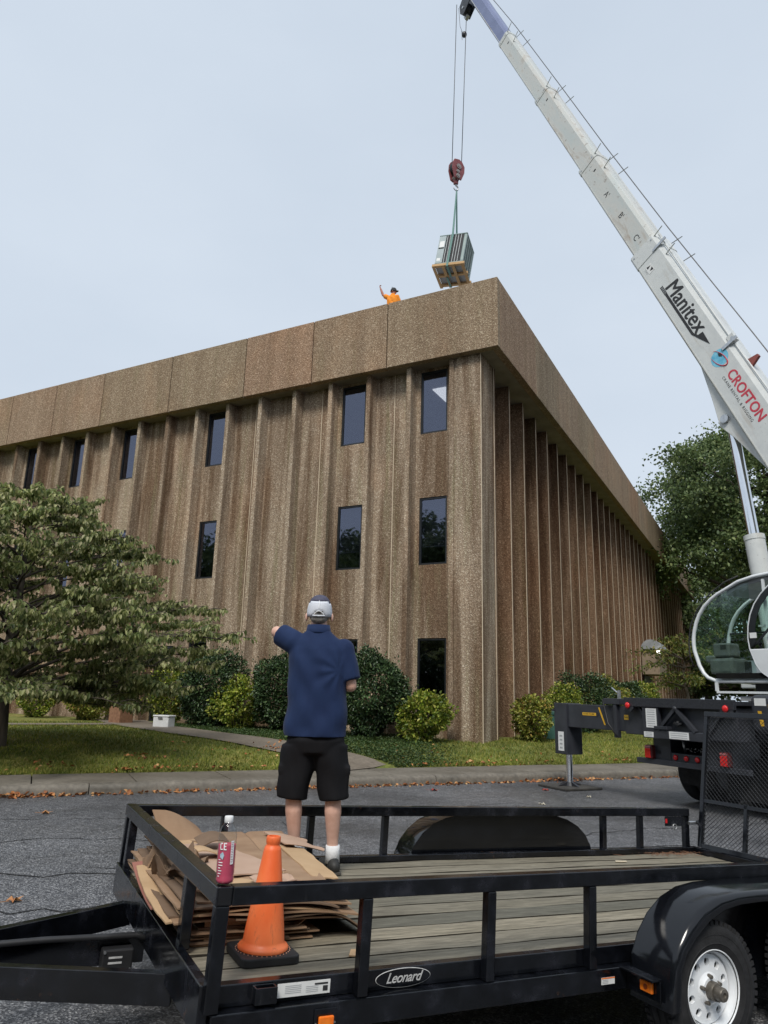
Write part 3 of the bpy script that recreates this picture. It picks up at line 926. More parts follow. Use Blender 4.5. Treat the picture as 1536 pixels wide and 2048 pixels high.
# --- fallen leaves
L_FALL = leaf_mat('dead_leaf', [(0, (.14, .05, .02)), (.4, (.36, .13, .045)), (.75, (.52, .24, .09)), (1, (.60, .38, .18))], .6, .1)
P = []
rd = random.Random(4)
for i in range(2300):
    s = rd.uniform(-9, 12.5)
    den = .5 + .5 * math.sin(s * 1.9) * math.sin(s * .7 + 1)
    if rd.random() > .25 + .75 * den or rd.random() < (s + 9) / 34: continue
    d = -abs(rd.gauss(0, .09)) - .01
    p = sd(s, d, .006 + rd.random() * .045 * den * (1 if d > -.12 else .15)); P.append(tuple(p))
for i in range(420):
    s = rd.uniform(-9, 9); d = 1.40 + abs(rd.gauss(0, .07)) if rd.random() < .7 else rd.uniform(1.4, 4)
    if math.sin(s * 2.3) + math.sin(s * 1.1 + 2) < -.4: continue
    p = sd(s, d); P.append((p.x, p.y, (lawn_z(d) + .05) if d > 1.41 else .165))
for cx, cy in ((-5.6, 13.1), (-4.4, 14.2), (-1.7, 15.2), (-2.2, 15.9)):
    for i in range(16):
        x, y = cx + rd.gauss(0, .22), cy + rd.gauss(0, .12); P.append((x, y, gz(x, y) + .05))
P = np.array(P); n = len(P)
v, f = leaf_quads(P, rand_dirs(n) * np.array([1, 1, .3]), rand_dirs(n, 1.8), rng.uniform(.05, .10, n), rng.uniform(.03, .06, n), .3)
tag(stuff(npmesh('leaf_litter', v, f, L_FALL)), 'drift of orange-brown dead leaves along the kerb and lawn edge', 'leaf litter')

LEAFC = {'orange': pm('dry_orange_leaf', (.36, .14, .05), (.5, .26, .10), 20, .7), 'red': pm('dry_red_leaf', (.24, .03, .025), (.33, .06, .04), 20, .6),
         'yellow': pm('dry_yellow_leaf', (.42, .34, .08), (.5, .42, .12), 20, .6), 'pale': pm('pale_leaf', (.5, .46, .36), (.6, .56, .46), 20, .7)}
def leaf_thing(x, y, z, col, label, s=.09, rot=0.0, cat='leaf'):
    g = G(); n = 12; pts = [(0, 0, .008)]
    for i in range(n):
        a = 2 * math.pi * i / n; r = s * (.5 if i % 2 else 1.0) * (.55 + .45 * abs(math.cos(a * .5)))
        pts.append((math.cos(a) * r, math.sin(a) * r * .8, .004 + .022 * (i % 3 == 0) + .01 * (i % 2)))
    g.add(pts, [(0, i + 1, (i + 1) % n + 1) for i in range(n)])
    g.tube([(-s * .4, 0, .008), (-s * 1.2, .01, .014)], [.002, .002], 4)
    o = g.build('fallen_leaf', LEAFC[col]); o.location = (x, y, z); o.rotation_euler = (0, 0, rot)
    return tag(o, label, cat, 'single leaves lying on the street')
for a in ((-4.22, 9.95, .004, 'orange', 'curled orange leaf on the asphalt between kerb and trailer corner', .10, .4),
          (-2.72, 6.05, .004, 'orange', 'flat orange-brown leaf on the asphalt left of the trailer rail', .085, 1.0),
          (-3.52, 5.95, .004, 'yellow', 'yellowish leaf on the asphalt at the left picture edge', .07, 2.0),
          (.98, 13.25, .004, 'red', 'red leaf on the street near the kerb beyond the man', .11, 0.2),
          (3.0, 13.7, .004, 'red', 'dark red leaf on the street left of the outrigger pad', .10, 1.4),
          (2.55, 11.9, .004, 'pale', 'whitish leaf on the street beyond the trailer fender', .08, 2.2),
          (-.55, 12.2, .004, 'orange', 'small orange leaf on the street behind the man', .07, .8),
          (3.55, 12.9, .004, 'pale', 'small pale leaf on the street in front of the outrigger pad', .06, 1.8)):
    leaf_thing(*a)

# --- small things by the building
WHITE = pm('white_plastic', (.62, .63, .63), (.72, .73, .73), 4, .45)
def on_lawn(x, y): return gz(x, y)
bx_t = thing('storage_box', 'white lidded box standing on the path edge by the door', 'box', (-5.95, 21.0, on_lawn(-5.95, 21.0) + .01), R(-20))
G().bx(-.25, .25, -.16, .16, 0, .28).build('body', WHITE, bx_t, bevel=.02)
G().bx(-.265, .265, -.175, .175, .282, .325).build('lid', WHITE, bx_t, bevel=.015)
G().bx(-.07, .07, -.19, -.176, .23, .27).build('latch', pm('grey_latch', (.12, .12, .12), None, 5, .5), bx_t)
pl = thing('planter', 'tall rust-brown square litter bin beside the entrance', 'bin', (-7.75, 22.75, on_lawn(-7.75, 22.75)), R(-33))
RUST = pm('rust_aggregate', (.20, .10, .055), (.30, .16, .09), 14, .85, bump=.4, bscale=60)
g = G(); g.add([(-.25, -.25, 0), (.25, -.25, 0), (.25, .25, 0), (-.25, .25, 0), (-.26, -.26, .85), (.26, -.26, .85), (.26, .26, .85), (-.26, .26, .85)],
               [(0, 1, 2, 3), (7, 6, 5, 4), (0, 4, 5, 1), (1, 5, 6, 2), (2, 6, 7, 3), (3, 7, 4, 0)])
g.build('body', RUST, pl, bevel=.02)
G().bx(-.265, .265, -.265, .265, .852, 1.15).build('hood', RUST, pl, bevel=.03)
G().bx(-.17, .17, -.270, -.2665, .95, 1.02).build('flap', pm('pale_flap', (.5, .48, .42), None, 5, .5), pl)
ub = b2w(1.0, 3.0)
u_t = thing('utility_box', 'green utility cabinet behind the shrub right of the corner', 'cabinet', (ub.x, ub.y, on_lawn(ub.x, ub.y)), BA)
GRN = pm('utility_green', (.03, .09, .075), (.05, .13, .11), 5, .5)
G().bx(-.3, .3, -.3, .3, 0, .66).build('body', GRN, u_t, bevel=.02)
g = G(); g.prism([(-.33, .662), (.33, .662), (.33, .70), (-.20, .80), (-.33, .80)], -.33, .33); g.build('lid', GRN, u_t, bevel=.01)
# ------------------------------------------------------------------ utility trailer
def paint_mat():
    t = NT('black_trailer_paint')
    p = t.pos(obj=True)
    n = t.noise(p, 7, 5, .6); n2 = t.noise(t.pos((1, 1, .25), obj=True), 16, 4, .6); f = t.noise(p, 120, 2)
    col = t.ramp(n, [(.42, (.003, .0035, .005)), (.55, (.006, .007, .010)), (.66, (.014, .015, .021)), (.80, (.028, .029, .036))])
    col = t.mix(t.ramp(n2, [(.62, 0.0), (.76, .35)]), col, (.045, .045, .05))
    col = t.mix(t.ramp(f, [(.73, 0.0), (.80, .3)]), col, (.10, .095, .09))
    rs = t.mix(1.0, t.ramp(t.noise(p, 34, 3), [(.58, 0.0), (.66, 1.0)]), t.ramp(t.noise(p, 2.6, 3), [(.62, 0.0), (.72, 1.0)]), 'MULTIPLY')
    col = t.mix(rs, col, (.07, .035, .02))
    t.base(col)
    t.rough(t.ramp(n, [(.40, .10), (.55, .20), (.75, .42)]))
    t.b.inputs['Specular IOR Level'].default_value = .5
    t.bump(t.noise(p, 200, 2), .06, .003)
    return t.m
PAINT = paint_mat()
FENDER = pm('black_fender_paint', (.003, .0035, .005), (.008, .009, .012), 3, .07, .16, spec=.5, lo=.4, hi=.7)
def wood_mat():
    t = NT('weathered_deck_wood')
    v = t.pos((1.3, 16, 16), obj=True, rnd=True); v2 = t.pos((.5, 3, 3), obj=True, rnd=True)
    g1 = t.noise(v, 3.4, 9, .72, .9); g2 = t.noise(v2, 1.4, 4); g3 = t.noise(t.pos((1.5, 40, 40), obj=True, rnd=True), 3, 4)
    col = t.ramp(g1, [(.30, (.085, .078, .062)), (.47, (.17, .157, .125)), (.62, (.265, .245, .20)), (.80, (.42, .39, .33))])
    col = t.mix(t.ramp(g2, [(.42, 0.0), (.66, .6)]), col, t.mix(1.0, col, (.80, .795, .75), 'MULTIPLY'))
    col = t.mix(t.ramp(g3, [(.64, 0.0), (.72, .7)]), col, (.06, .052, .036))
    oi = t.new('ShaderNodeObjectInfo')
    col = t.mix(1.0, col, t.ramp(oi.outputs['Random'], [(0, (.62, .64, .62)), (.5, (.95, .93, .88)), (1, (1.3, 1.24, 1.15))]), 'MULTIPLY')
    t.base(col); t.rough(t.ramp(g2, [(.35, .5), (.7, .85)])); t.bump(g1, .35, .01)
    return t.m
WOOD = wood_mat()
RUBBER = pm('tyre_rubber', (.016, .016, .017), (.030, .030, .032), 18, .75, spec=.3, bump=.2, bscale=90)
RIMW = pm('white_steel_rim', (.76, .79, .82), (.86, .88, .90), 7, .3, .5)
RUSTM = pm('rusty_hub_metal', (.10, .09, .075), (.22, .2, .175), 25, .5, metal=.5)
AMBER = pm('amber_lens', (.85, .16, .01), (.95, .25, .02), 30, .15, spec=.6)
REDL = pm('red_lens', (.55, .012, .015), (.75, .03, .03), 30, .12, spec=.6)
DECAL = pm('white_decal', (.70, .71, .70), (.78, .78, .77), 12, .4)
INK = pm('black_print', (.015, .015, .017), (.03, .03, .032), 8, .6)
SILV = pm('silver_print', (.42, .42, .42), (.6, .6, .6), 40, .5)
STEEL = pm('bare_steel', (.45, .46, .47), (.6, .61, .62), 12, .28, .45, metal=.9)
CHROME = pm('chrome_rod', (.75, .77, .8), (.82, .84, .87), 6, .08, .16, metal=1.0)

yw, tl = R(27.08), R(2.72)
tu = V(math.cos(yw) * math.cos(tl), math.sin(yw) * math.cos(tl), -math.sin(tl)); tw = V(-math.sin(yw), math.cos(yw), 0); tn = tu.cross(tw)
TM = frame((-.571, 2.908, .896), tu, tw, tn)
tr = thing('utility_trailer', 'black open tandem-axle utility trailer with wooden deck and mesh gate', 'trailer', M=TM)
WD, LT, DK = 2.14, 4.9, -.36
def part(g, name, mat=PAINT, bevel=.004, **kw): return g.build(name, mat, tr, bevel=bevel, **kw)
part(G().bx(.062, LT - .02, 0, .06, -.064, 0), 'side_rail')
part(G().bx(.062, LT - .02, WD - .06, WD, -.064, 0), 'side_rail')
part(G().bx(0, .06, -.001, WD + .001, -.064, .0015), 'front_rail')
G().bx(.006, .054, -.0035, -.0015, -.058, -.004).build('end_cap', pm('end_cap_black', (.004, .004, .005), (.008, .008, .01), 5, .5), tr)
for x in (.03, .626, 1.23, 1.805, 3.88, 4.30, 4.86):
    w2 = .026 if x in (.03, 4.86) else .022
    part(G().bx(x - w2, x + w2, .003, .049, -.412, -.065), 'post')
    part(G().bx(x - w2, x + w2, WD - .049, WD - .003, -.33, -.065), 'post')
for y in (.50, 1.98):
    part(G().bx(.006, .052, y - .03, y + .03, -.34, -.065), 'post')
part(G().bx(.03, LT, .052, .10, -.412, -.338), 'side_frame'); part(G().bx(.03, LT, .0, .10, -.505, -.4135), 'side_frame')
part(G().bx(.03, LT, WD - .085, WD - .03, -.36, -.318), 'side_frame'); part(G().bx(.03, LT, WD - .085, WD, -.505, -.3615), 'side_frame')
part(G().bx(-.012, .0285, .03, WD - .03, -.49, -.325), 'front_frame'); part(G().bx(LT - .002, LT + .05, .05, WD - .03, -.49, -.315), 'rear_frame')
for x in (.6, 1.2, 1.8, 2.4, 3.0, 3.6, 4.2): part(G().bx(x - .03, x + .03, .102, WD - .09, -.47, -.402), 'cross_member')
# deck boards
bw = (WD - .085 - .103) / 11
GRIME = pm('grimy_board_edge', (.018, .016, .012), (.035, .03, .023), 20, .95, spec=.1)
for i in range(11):
    g = G(); nseg = 14; rd = random.Random(i)
    y0, y1 = .103 + bw * i + .0055, .103 + bw * (i + 1) - .0055
    prof = []
    for k in range(nseg + 1):
        x = .032 + (LT - .06) * k / nseg; dz = rd.uniform(-.0025, .0025); tz = rd.uniform(-.002, .002)
        prof.append([(x, y0, DK - .04), (x, y0, DK - .004), (x, y0 + .003, DK + dz + tz), (x, y1 - .003, DK + dz - tz), (x, y1, DK - .004), (x, y1, DK - .04)])
    for q in prof: g.v += q
    for k in range(nseg):
        for j in range(6): g.f.append((k * 6 + j, k * 6 + (j + 1) % 6, k * 6 + 6 + (j + 1) % 6, k * 6 + 6 + j))
    g.f.append(tuple(range(6))); g.f.append(tuple(nseg * 6 + j for j in (5, 4, 3, 2, 1, 0)))
    bo = g.build('deck_board', WOOD, tr); bo.data.materials.append(GRIME)
    for k in range(nseg):
        for j in (0, 1, 3, 4): bo.data.polygons[k * 6 + j].material_index = 1
# fenders
fp = [(2.02, -.53), (2.035, -.36), (2.075, -.27), (2.14, -.19), (2.23, -.125), (2.34, -.083), (2.46, -.066), (2.62, -.060), (3.24, -.060), (3.40, -.070), (3.52, -.098), (3.63, -.15), (3.71, -.215), (3.765, -.30), (3.79, -.40), (3.80, -.53)]
def inset(poly, d):
    cx, cz = 2.92, -.42; out = []
    for x, z in poly:
        vx, vz = cx - x, cz - z; sx = d / max(.25, abs(vx)) * min(1, abs(vx) / .6); sz = d / max(.2, abs(vz)) * min(1, abs(vz) / .25)
        out.append((x + vx * sx, z + vz * sz))
    return out
def fender(y_in, y_out):
    n = len(fp); sg = 1 if y_out > y_in else -1
    rows = [([p for p in fp], y_in), ([p for p in fp], y_out - sg * .03), (inset(fp, .006), y_out - sg * .012), (inset(fp, .020), y_out - sg * .001), (inset(fp, .045), y_out), (inset(fp, .05), y_out - sg * .006),
            (inset(fp, .02), y_out - sg * .02), (inset(fp, .008), y_in)]
    g = G()
    for pts, y in rows: g.v += [(x, y, z) for x, z in pts]
    for r_ in range(len(rows) - 1):
        for i in range(n - 1):
            a = r_ * n + i; g.f.append((a, a + 1, a + n + 1, a + n))
    o = g.build('fender', FENDER, tr, smooth=True)
    G().prism(fp, y_in, y_in + sg * .006).build('inner_plate', FENDER, o)
    return o
fender(-.001, -.255); fender(WD + .001, WD + .255)
part(G().bx(1.955, 2.015, -.20, -.001, -.415, -.405).bx(2.002, 2.012, -.20, -.001, -.50, -.415), 'fender_bracket', bevel=.002)
part(G().bx(1.955, 2.015, WD + .001, WD + .20, -.415, -.405).bx(2.002, 2.012, WD + .001, WD + .20, -.50, -.415), 'fender_bracket', bevel=.002)
am = G().bx(1.986, 2.001, -.165, -.095, -.475, -.43).build('marker_light', AMBER, tr, bevel=.004)
G().cyl((1.9855, -.13, -.452), (1.983, -.13, -.452), .011, n=10).build('lens_boss', pm('lens_dark', (.25, .05, .01), None, 5, .3), am)
# wheels
def wheel_parts():
    RW = Matrix.Rotation(R(90), 4, 'X')            # lathe axis -> -y is +z
    ty = [(.163, -.070), (.20, -.083), (.245, -.088), (.272, -.080), (.285, -.066), (.291, -.05), (.284, -.046), (.284, -.041), (.294, -.036), (.294, -.006), (.286, -.003), (.286, .003), (.294, .006),
          (.294, .036), (.284, .041), (.284, .046), (.291, .05), (.285, .066), (.272, .080), (.245, .088), (.205, .085), (.200, .0875), (.19, .085), (.163, .070)]
    g = G().lathe([(r, z) for r, z in ty], 56, RW)
    for k in range(56):                            # shoulder tread blocks
        a = 2 * math.pi * k / 56
        Mx = RW @ Matrix.Rotation(a, 4, 'Z')
        for s in (-1, 1):
            g.bx(.270, .2945, -.0095, .0095, min(s * .052, s * .079), max(s * .052, s * .079), Mx)
    wheel = g.build('wheel', RUBBER, tr, auto=35)
    for r_, lx in ((.20, 0), (.238, 0)):
        G().lathe([(r_ - .002, .0865), (r_, .0895), (r_ + .002, .0865)], 48, RW).build('sidewall_ring', RUBBER, wheel, smooth=True)
    g = G().lathe([(.150, -.06), (.163, .064), (.170, .078), (.1735, .0765), (.174, .072), (.168, .069), (.158, .062), (.150, .03), (.146, .028)], 48, RW)
    # dished disc with ten round holes
    ri, ro, nh, yh = .072, .146, 10, .036
    for k in range(nh):
        a0, a1 = 2 * math.pi * k / nh, 2 * math.pi * (k + 1) / nh; am_ = (a0 + a1) / 2
        B_ = [(ri, a0), (ri, am_), (ri, a1), ((ri + ro) / 2, a1), (ro, a1), (ro, am_), (ro, a0), ((ri + ro) / 2, a0)]
        rc, hr = .112, .0175
        bp = [RW @ V(r * math.cos(a), r * math.sin(a), yh + (.146 - r) * .12) for r, a in B_]
        hp, hb = [], []
        for q in range(8):
            th = am_ + math.pi + 0; ang = -math.pi * .75 + q * math.pi / 4
            dx, dy = -math.cos(ang + math.pi * .0), math.sin(ang)
            # local radial/tangential frame
            rr = rc + hr * (-1, -1, -1, 0, 1, 1, 1, 0)[q] * (.75 if q in (0, 2, 4, 6) else 1); tt = hr * (-1, 0, 1, 1, 1, 0, -1, -1)[q] * (.75 if q in (0, 2, 4, 6) else 1)
            x, y = rr * math.cos(am_) - tt * math.sin(am_), rr * math.sin(am_) + tt * math.cos(am_)
            hp.append(RW @ V(x, y, yh + (.146 - rr) * .12)); hb.append(RW @ V(x, y, yh - .014))
        o = len(g.v)
        g.v += [tuple(p) for p in bp + hp + hb]
        for q in range(8):
            q2 = (q + 1) % 8
            g.f.append((o + q, o + q2, o + 8 + q2, o + 8 + q)); g.f.append((o + 8 + q, o + 8 + q2, o + 16 + q2, o + 16 + q))
    g.lathe([(.072, .045), (.06, .052), (.052, .060), (.03, .060)], 40, RW)
    rim = g.build('rim', RIMW, wheel, auto=40)
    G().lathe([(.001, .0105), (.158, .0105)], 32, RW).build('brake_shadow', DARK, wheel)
    G().lathe([(.040, .05), (.040, .085), (.036, .092), (.030, .093), (.030, .125), (.026, .131), (.012, .131), (.010, .124), (.001, .124)], 24, RW).build('hub', RUSTM, wheel, auto=40)
    for k in range(5):
        a = 2 * math.pi * k / 5 + .4; x, y = .057 * math.cos(a), .057 * math.sin(a)
        G().cyl(RW @ V(x, y, .05), RW @ V(x, y, .072), .0105, .008, 6).build('lug_nut', RUSTM, wheel)
    return wheel
wh0 = wheel_parts(); wh0.location = (2.335, -.135, -.478)
def dup_wheel(loc, flip):
    c = copy_part(wh0, tr, loc, (0, 0, math.pi) if flip else (0, R(50), 0))
    for ch in wh0.children: copy_part(ch, c)
dup_wheel((3.20, -.135, -.440), False); dup_wheel((2.335, WD + .135, -.478), True); dup_wheel((3.20, WD + .135, -.440), True)
for x in (2.335, 3.20): G().cyl((x, -.05, -.475), (x, WD + .05, -.475), .03, n=12).build('axle', PAINT, tr)
# tongue
for p0, p1 in (((.03, 1.74, -.51), (-1.13, 1.075, -.51)), ((.03, .575, -.51), (-1.13, 1.045, -.51)), ((.0, 1.11, -.50), (-1.25, 1.06, -.50))):
    part(G().beam(p0, p1, .05, .12), 'tongue_beam', bevel=.003)
part(G().bx(-1.55, -1.1, 1.02, 1.10, -.53, -.46), 'coupler')
jb = part(G().bx(-.20, -.06, 1.005, 1.07, -.57, -.475), 'junction_box', pm('junction_box_plastic', (.012, .012, .013), (.02, .02, .022), 9, .5), bevel=.008)
for z in (-.508, -.530):
    G().bx(-.17, -.11, 1.0035, 1.0055, z - .004, z + .004).build('print_line', SILV, jb)
for x, z in ((-.19, -.485), (-.19, -.56), (-.07, -.56)):
    G().cyl((x, 1.006, z), (x, .999, z), .006, n=8).build('screw', STEEL, jb)
part(G().tube([(-1.2, 1.035, -.425), (-.8, 1.03, -.430), (-.45, 1.05, -.428), (-.2, 1.04, -.43), (-.05, 1.06, -.436), (.02, 1.05, -.46)], .014, 8), 'cable', pm('cable_sleeve', (.012, .012, .013), (.022, .022, .024), 20, .5), bevel=0, smooth=True)
part(G().tube([(-1.2, 1.065, -.432), (-.7, 1.07, -.434), (-.3, 1.075, -.432), (-.02, 1.07, -.436)], .009, 8), 'cable', MATS['cable_sleeve'], bevel=0, smooth=True)
# fittings along the near side
part(G().bx(.19, .275, .045, .052, -.40, -.345).bx(.19, .275, .006, .012, -.40, -.345).bx(.19, .196, .012, .045, -.40, -.345).bx(.269, .275, .012, .045, -.40, -.345), 'stake_pocket', bevel=.002)
dc = G().bx(.29, .505, .048, .0515, -.398, -.352).build('decal', DECAL, tr)
for k in range(5): G().bx(.32, .385, .0470, .0478, -.386 + k * .006, -.384 + k * .006).build('print_line', pm('grey_print', (.35, .36, .37), None, 5, .6), dc)
G().bx(.44, .495, .0470, .0478, -.366, -.360).build('print_line', INK, dc); G().bx(.475, .495, .0470, .0478, -.389, -.371).build('print_block', INK, dc)
for k in range(4): G().bx(.405, .455, .0470, .0478, -.388 + k * .006, -.3865 + k * .006).build('print_line', MATS['grey_print'], dc)
ml = part(G().bx(.425, .515, -.006, .004, -.512, -.43), 'light_bracket', bevel=.002)
G().bx(.440, .502, -.020, -.0065, -.500, -.452).build('marker_lens', AMBER, ml, bevel=.005)
for x in (.432, .509): G().cyl((x, -.006, -.478), (x, -.009, -.478), .004, n=8).build('screw', STEEL, ml)
st = G().bx(1.845, 1.925, -.0035, -.0015, -.475, -.447).build('sticker', DECAL, tr)
G().bx(1.845, 1.925, -.0045, -.0037, -.4515, -.447).build('sticker_band', AMBER, st)
for k in range(3): G().bx(1.85, 1.885, -.0045, -.0037, -.470 + k * .006, -.4675 + k * .006).build('print_line', MATS['grey_print'], st)
# oval emblem
oc = V(.83, .0485, -.374); g = G(); n = 40
ring = [[(oc.x + (.128 - q) * math.cos(2 * math.pi * i / n), .0485 - (.0012 if q else 0), oc.z + (.0355 - q) * math.sin(2 * math.pi * i / n)) for i in range(n)] for q in (0.0, .0025)]
g.add(ring[0] + ring[1], [(i, (i + 1) % n, n + (i + 1) % n, n + i) for i in range(n)])
em = G().add([(oc.x, .0505, oc.z)] + [(oc.x + .13 * math.cos(2 * math.pi * i / n), .0505, oc.z + .036 * math.sin(2 * math.pi * i / n)) for i in range(n)], [(0, i + 1, (i + 1) % n + 1) for i in range(n)]).build('emblem', PAINT, tr)
g.build('emblem_ring', SILV, em)
text_mesh('emblem_lettering', 'Leonard', SILV, em, frame((oc.x, .0478, oc.z), (1, 0, 0), (0, 0, 1), (0, -1, 0)), .052, .0006, .42, .0004, .92, 1.0)
# gate
GB, GT = V(LT + .035, 0, -.31), V(LT + .20, 0, .835)
gv = (GT - GB).normalized(); gn = V(gv.z, 0, -gv.x)
gate = G()
def gp(y, s): q = GB.lerp(GT, s); return (q.x, y, q.z)
gate.beam(gp(WD - .12, 0), gp(WD - .12, 1), .04, .04, (0, 1, 0)); gate.beam(gp(.10, 0), gp(.10, 1), .04, .04, (0, 1, 0))
gate.beam(gp(.078, 1.0), gp(WD - .098, 1.0), .045, .045, tuple(gv)); gate.beam(gp(.12, .012), gp(WD - .14, .012), .04, .04, tuple(gv))
gt = part(gate, 'gate', bevel=.003)
for y in (.62, 1.12, 1.58): G().beam(gp(y, .03), gp(y, .36 if y > 1.5 else .97), .03, .03, (0, 1, 0)).build('gate_bar', PAINT, gt)
G().beam(gp(.12, .34), gp(WD - .14, .34), .03, .03, tuple(gv)).build('gate_bar', PAINT, gt)
mesh = G(); ny, ns = 46, 58; y0, y1 = .12, WD - .14
for r_ in range(ns):
    s0 = .02 + .95 * r_ / ns; amp = .95 / ns; path_ = []
    for k in range(2 * ny + 1):
        q = V(*gp(y0 + (y1 - y0) * k / (2 * ny), s0 + amp * ((k + r_) % 2))) ; path_.append(q)
    o = len(mesh.v)
    for i, q in enumerate(path_):
        for dv, dn in ((-1, 0), (0, 1), (1, 0), (0, -1)): mesh.v.append(tuple(q + gv * dv * .0024 + gn * dn * .004))
    for i in range(len(path_) - 1):
        for j in range(4): mesh.f.append((o + i * 4 + j, o + i * 4 + (j + 1) % 4, o + i * 4 + 4 + (j + 1) % 4, o + i * 4 + 4 + j))
me_ = mesh.build('expanded_mesh', pm('mesh_paint', (.03, .032, .036), (.055, .057, .062), 9, .35), gt); stuff(me_)
for y in (.3, WD - .35): part(G().cyl((LT + .03, y, -.32), (LT + .03, y + .12, -.32), .018, n=10), 'hinge', bevel=0)
lb_ = part(G().bx(4.58, 4.80, WD - .055, WD - .047, -.145, -.066), 'light_bracket', bevel=.002)
G().bx(4.58, 4.60, WD - .060, WD - .0555, -.12, -.085).build('reflector', REDL, lb_)
gr_ = G(); ri_ = [(4.69 + .022 * math.cos(a * math.pi / 8), WD - .06, -.15 + .022 * math.sin(a * math.pi / 8)) for a in range(17)]; gr_.tube(ri_, .004, 6, False); gr_.build('pull_ring', STEEL, lb_, smooth=True)
part(G().cyl((LT - .03, WD - .05, -.12), (LT + .07, WD - .05, -.12), .016, n=10), 'latch_pin', STEEL, bevel=0)
part(G().cyl((LT + .06, WD - .07, -.12), (LT + .10, WD - .10, -.10), .022, n=10), 'latch_pin', bevel=0)
# straw and chips caught in the rear corner
rd = random.Random(2); g = G()
for i in range(130):
    x, y = 4.55 + rd.gauss(0, .2), WD - .13 - abs(rd.gauss(0, .06)); a = rd.uniform(0, 3.1); l = rd.uniform(.03, .09)
    if x > LT - .05: continue
    g.tube([(x, y, DK + .006 + rd.random() * .015), (x + math.cos(a) * l, min(y + math.sin(a) * l * .4, WD - .09), DK + .006 + rd.random() * .02)], .0012, 4)
st_ = g.build('pine_straw', pm('pine_straw', (.16, .07, .04), (.30, .16, .09), 30, .8)); st_.matrix_world = TM
tag(stuff(st_), 'reddish pine straw caught in the far rear corner of the deck', 'pine straw')

# ------------------------------------------------------------------ things on the trailer
def T(a, b, h): return TM @ V(a, b, h)
# traffic cone
def cone_mat():
    t = NT('cone_orange')
    p = t.pos((1, 1, .5), obj=True)
    col = t.ramp(t.noise(p, 7, 5), [(.32, (.84, .135, .03)), (.7, (.95, .25, .085))])
    col = t.mix(t.ramp(t.noise(p, 30, 5, .7), [(.60, 0.0), (.72, .55)]), col, (.42, .10, .045))
    col = t.mix(t.ramp(t.noise(t.pos((1, 1, .12), obj=True), 42, 3), [(.66, 0.0), (.74, .4)]), col, (.30, .10, .06))
    t.base(col); t.rough(t.ramp(t.noise(p, 12, 3), [(.3, .36), (.7, .6)])); t.bump(t.noise(p, 90, 3), .08, .004)
    return t.m
ORANGE = cone_mat()
cb = pm('cone_base_rubber', (.014, .014, .015), (.026, .026, .027), 12, .65)
cn = thing('traffic_cone', 'orange traffic cone with black rubber base on the trailer deck', 'cone', M=Matrix.Translation(T(.335, .375, DK + .001)) @ TM.to_3x3().to_4x4())
g = G(); hw = .125; cr = .03; pts = []
for cx, cy, a0 in ((hw - cr, hw - cr, 0), (-hw + cr, hw - cr, 90), (-hw + cr, -hw + cr, 180), (hw - cr, -hw + cr, 270)):
    for k in range(5): pts.append((cx + cr * math.cos(R(a0 + k * 22.5)), cy + cr * math.sin(R(a0 + k * 22.5))))
g = plan_prism(pts, 0, .034); g.build('base', cb, cn, bevel=.006)
prof = [(.096, .0345), (.105, .036), (.106, .044), (.100, .052), (.088, .060), (.086, .070), (.0800, .12), (.0375, .412), (.0335, .426), (.0285, .431), (.0285, .437), (.0310, .442), (.0310, .462), (.0285, .468), (.022, .468), (.021, .44), (.033, .40), (.075, .10), (.08, .05)]
bdy = G().lathe(prof, 36).build('body', ORANGE, cn, smooth=True, auto=50)
g = G()
for k in range(36):
    a = 2 * math.pi * k / 36; g.cyl((.113 * math.cos(a), .113 * math.sin(a), .0342), (.113 * math.cos(a), .113 * math.sin(a), .0362), .0022, n=6)
g.build('base_studs', pm('stud_orange', (.8, .4, .25), None, 5, .5), cn)
# bottle
bt = thing('plastic_bottle', 'clear plastic bottle of red drink on the trailer front rail corner', 'bottle', M=Matrix.Translation(T(.038, .045, .0022)) @ Matrix.Diagonal((.93, .93, 1.04, 1)))
CLEAR = glass_mat('clear_plastic', (.90, .92, .93), (.95, .97, 1.0), 1.35)
t_ = NT('red_drink'); t_.base((.68, .09, .16)); t_.rough(.15); t_.b.inputs['Emission Strength'].default_value = 0
RED = t_.m
shell = [(.001, .003), (.026, .002), (.034, .006), (.0365, .018), (.0345, .028), (.0365, .038), (.0370, .15), (.0365, .165), (.031, .186), (.020, .203), (.0135, .210), (.0135, .222)]
G().lathe(shell, 28).build('bottle_wall', CLEAR, bt, smooth=True)
G().lathe([(.001, .004), (.025, .004), (.032, .008), (.0345, .018), (.0325, .028), (.0345, .038), (.0345, .132), (.001, .132)], 28).build('drink', RED, bt, smooth=True, auto=60)
G().lathe([(.0165, .205), (.0178, .2065), (.0178, .224), (.0165, .227), (.001, .227)], 24).build('cap', pm('white_cap', (.78, .79, .8), None, 5, .35), bt, auto=50)
lw = pm('label_white_ink', (.72, .74, .76), None, 30, .5)
def wrap(poly2d, r, a0):
    return [(r * math.sin(a0 + x / r), -r * math.cos(a0 + x / r), z) for x, z in poly2d]
def wrap_rects(rects, r, a0, name, mat):
    g = G()
    for x0, x1, z0, z1 in rects:
        k = max(2, int((x1 - x0) / .004) + 1); o = len(g.v)
        for i in range(k):
            x = x0 + (x1 - x0) * i / (k - 1); g.v += wrap([(x, z0), (x, z1)], r, a0)
        g.f += [(o + 2 * i, o + 2 * i + 2, o + 2 * i + 3, o + 2 * i + 1) for i in range(k - 1)]
    return g.build(name, mat, bt, smooth=True)
rd = random.Random(1)
wrap_rects([(.0, .014, .07, .148)], .0382, .62, 'label_panel', lw)
ink = pm('label_ink', (.25, .08, .12), None, 5, .6)
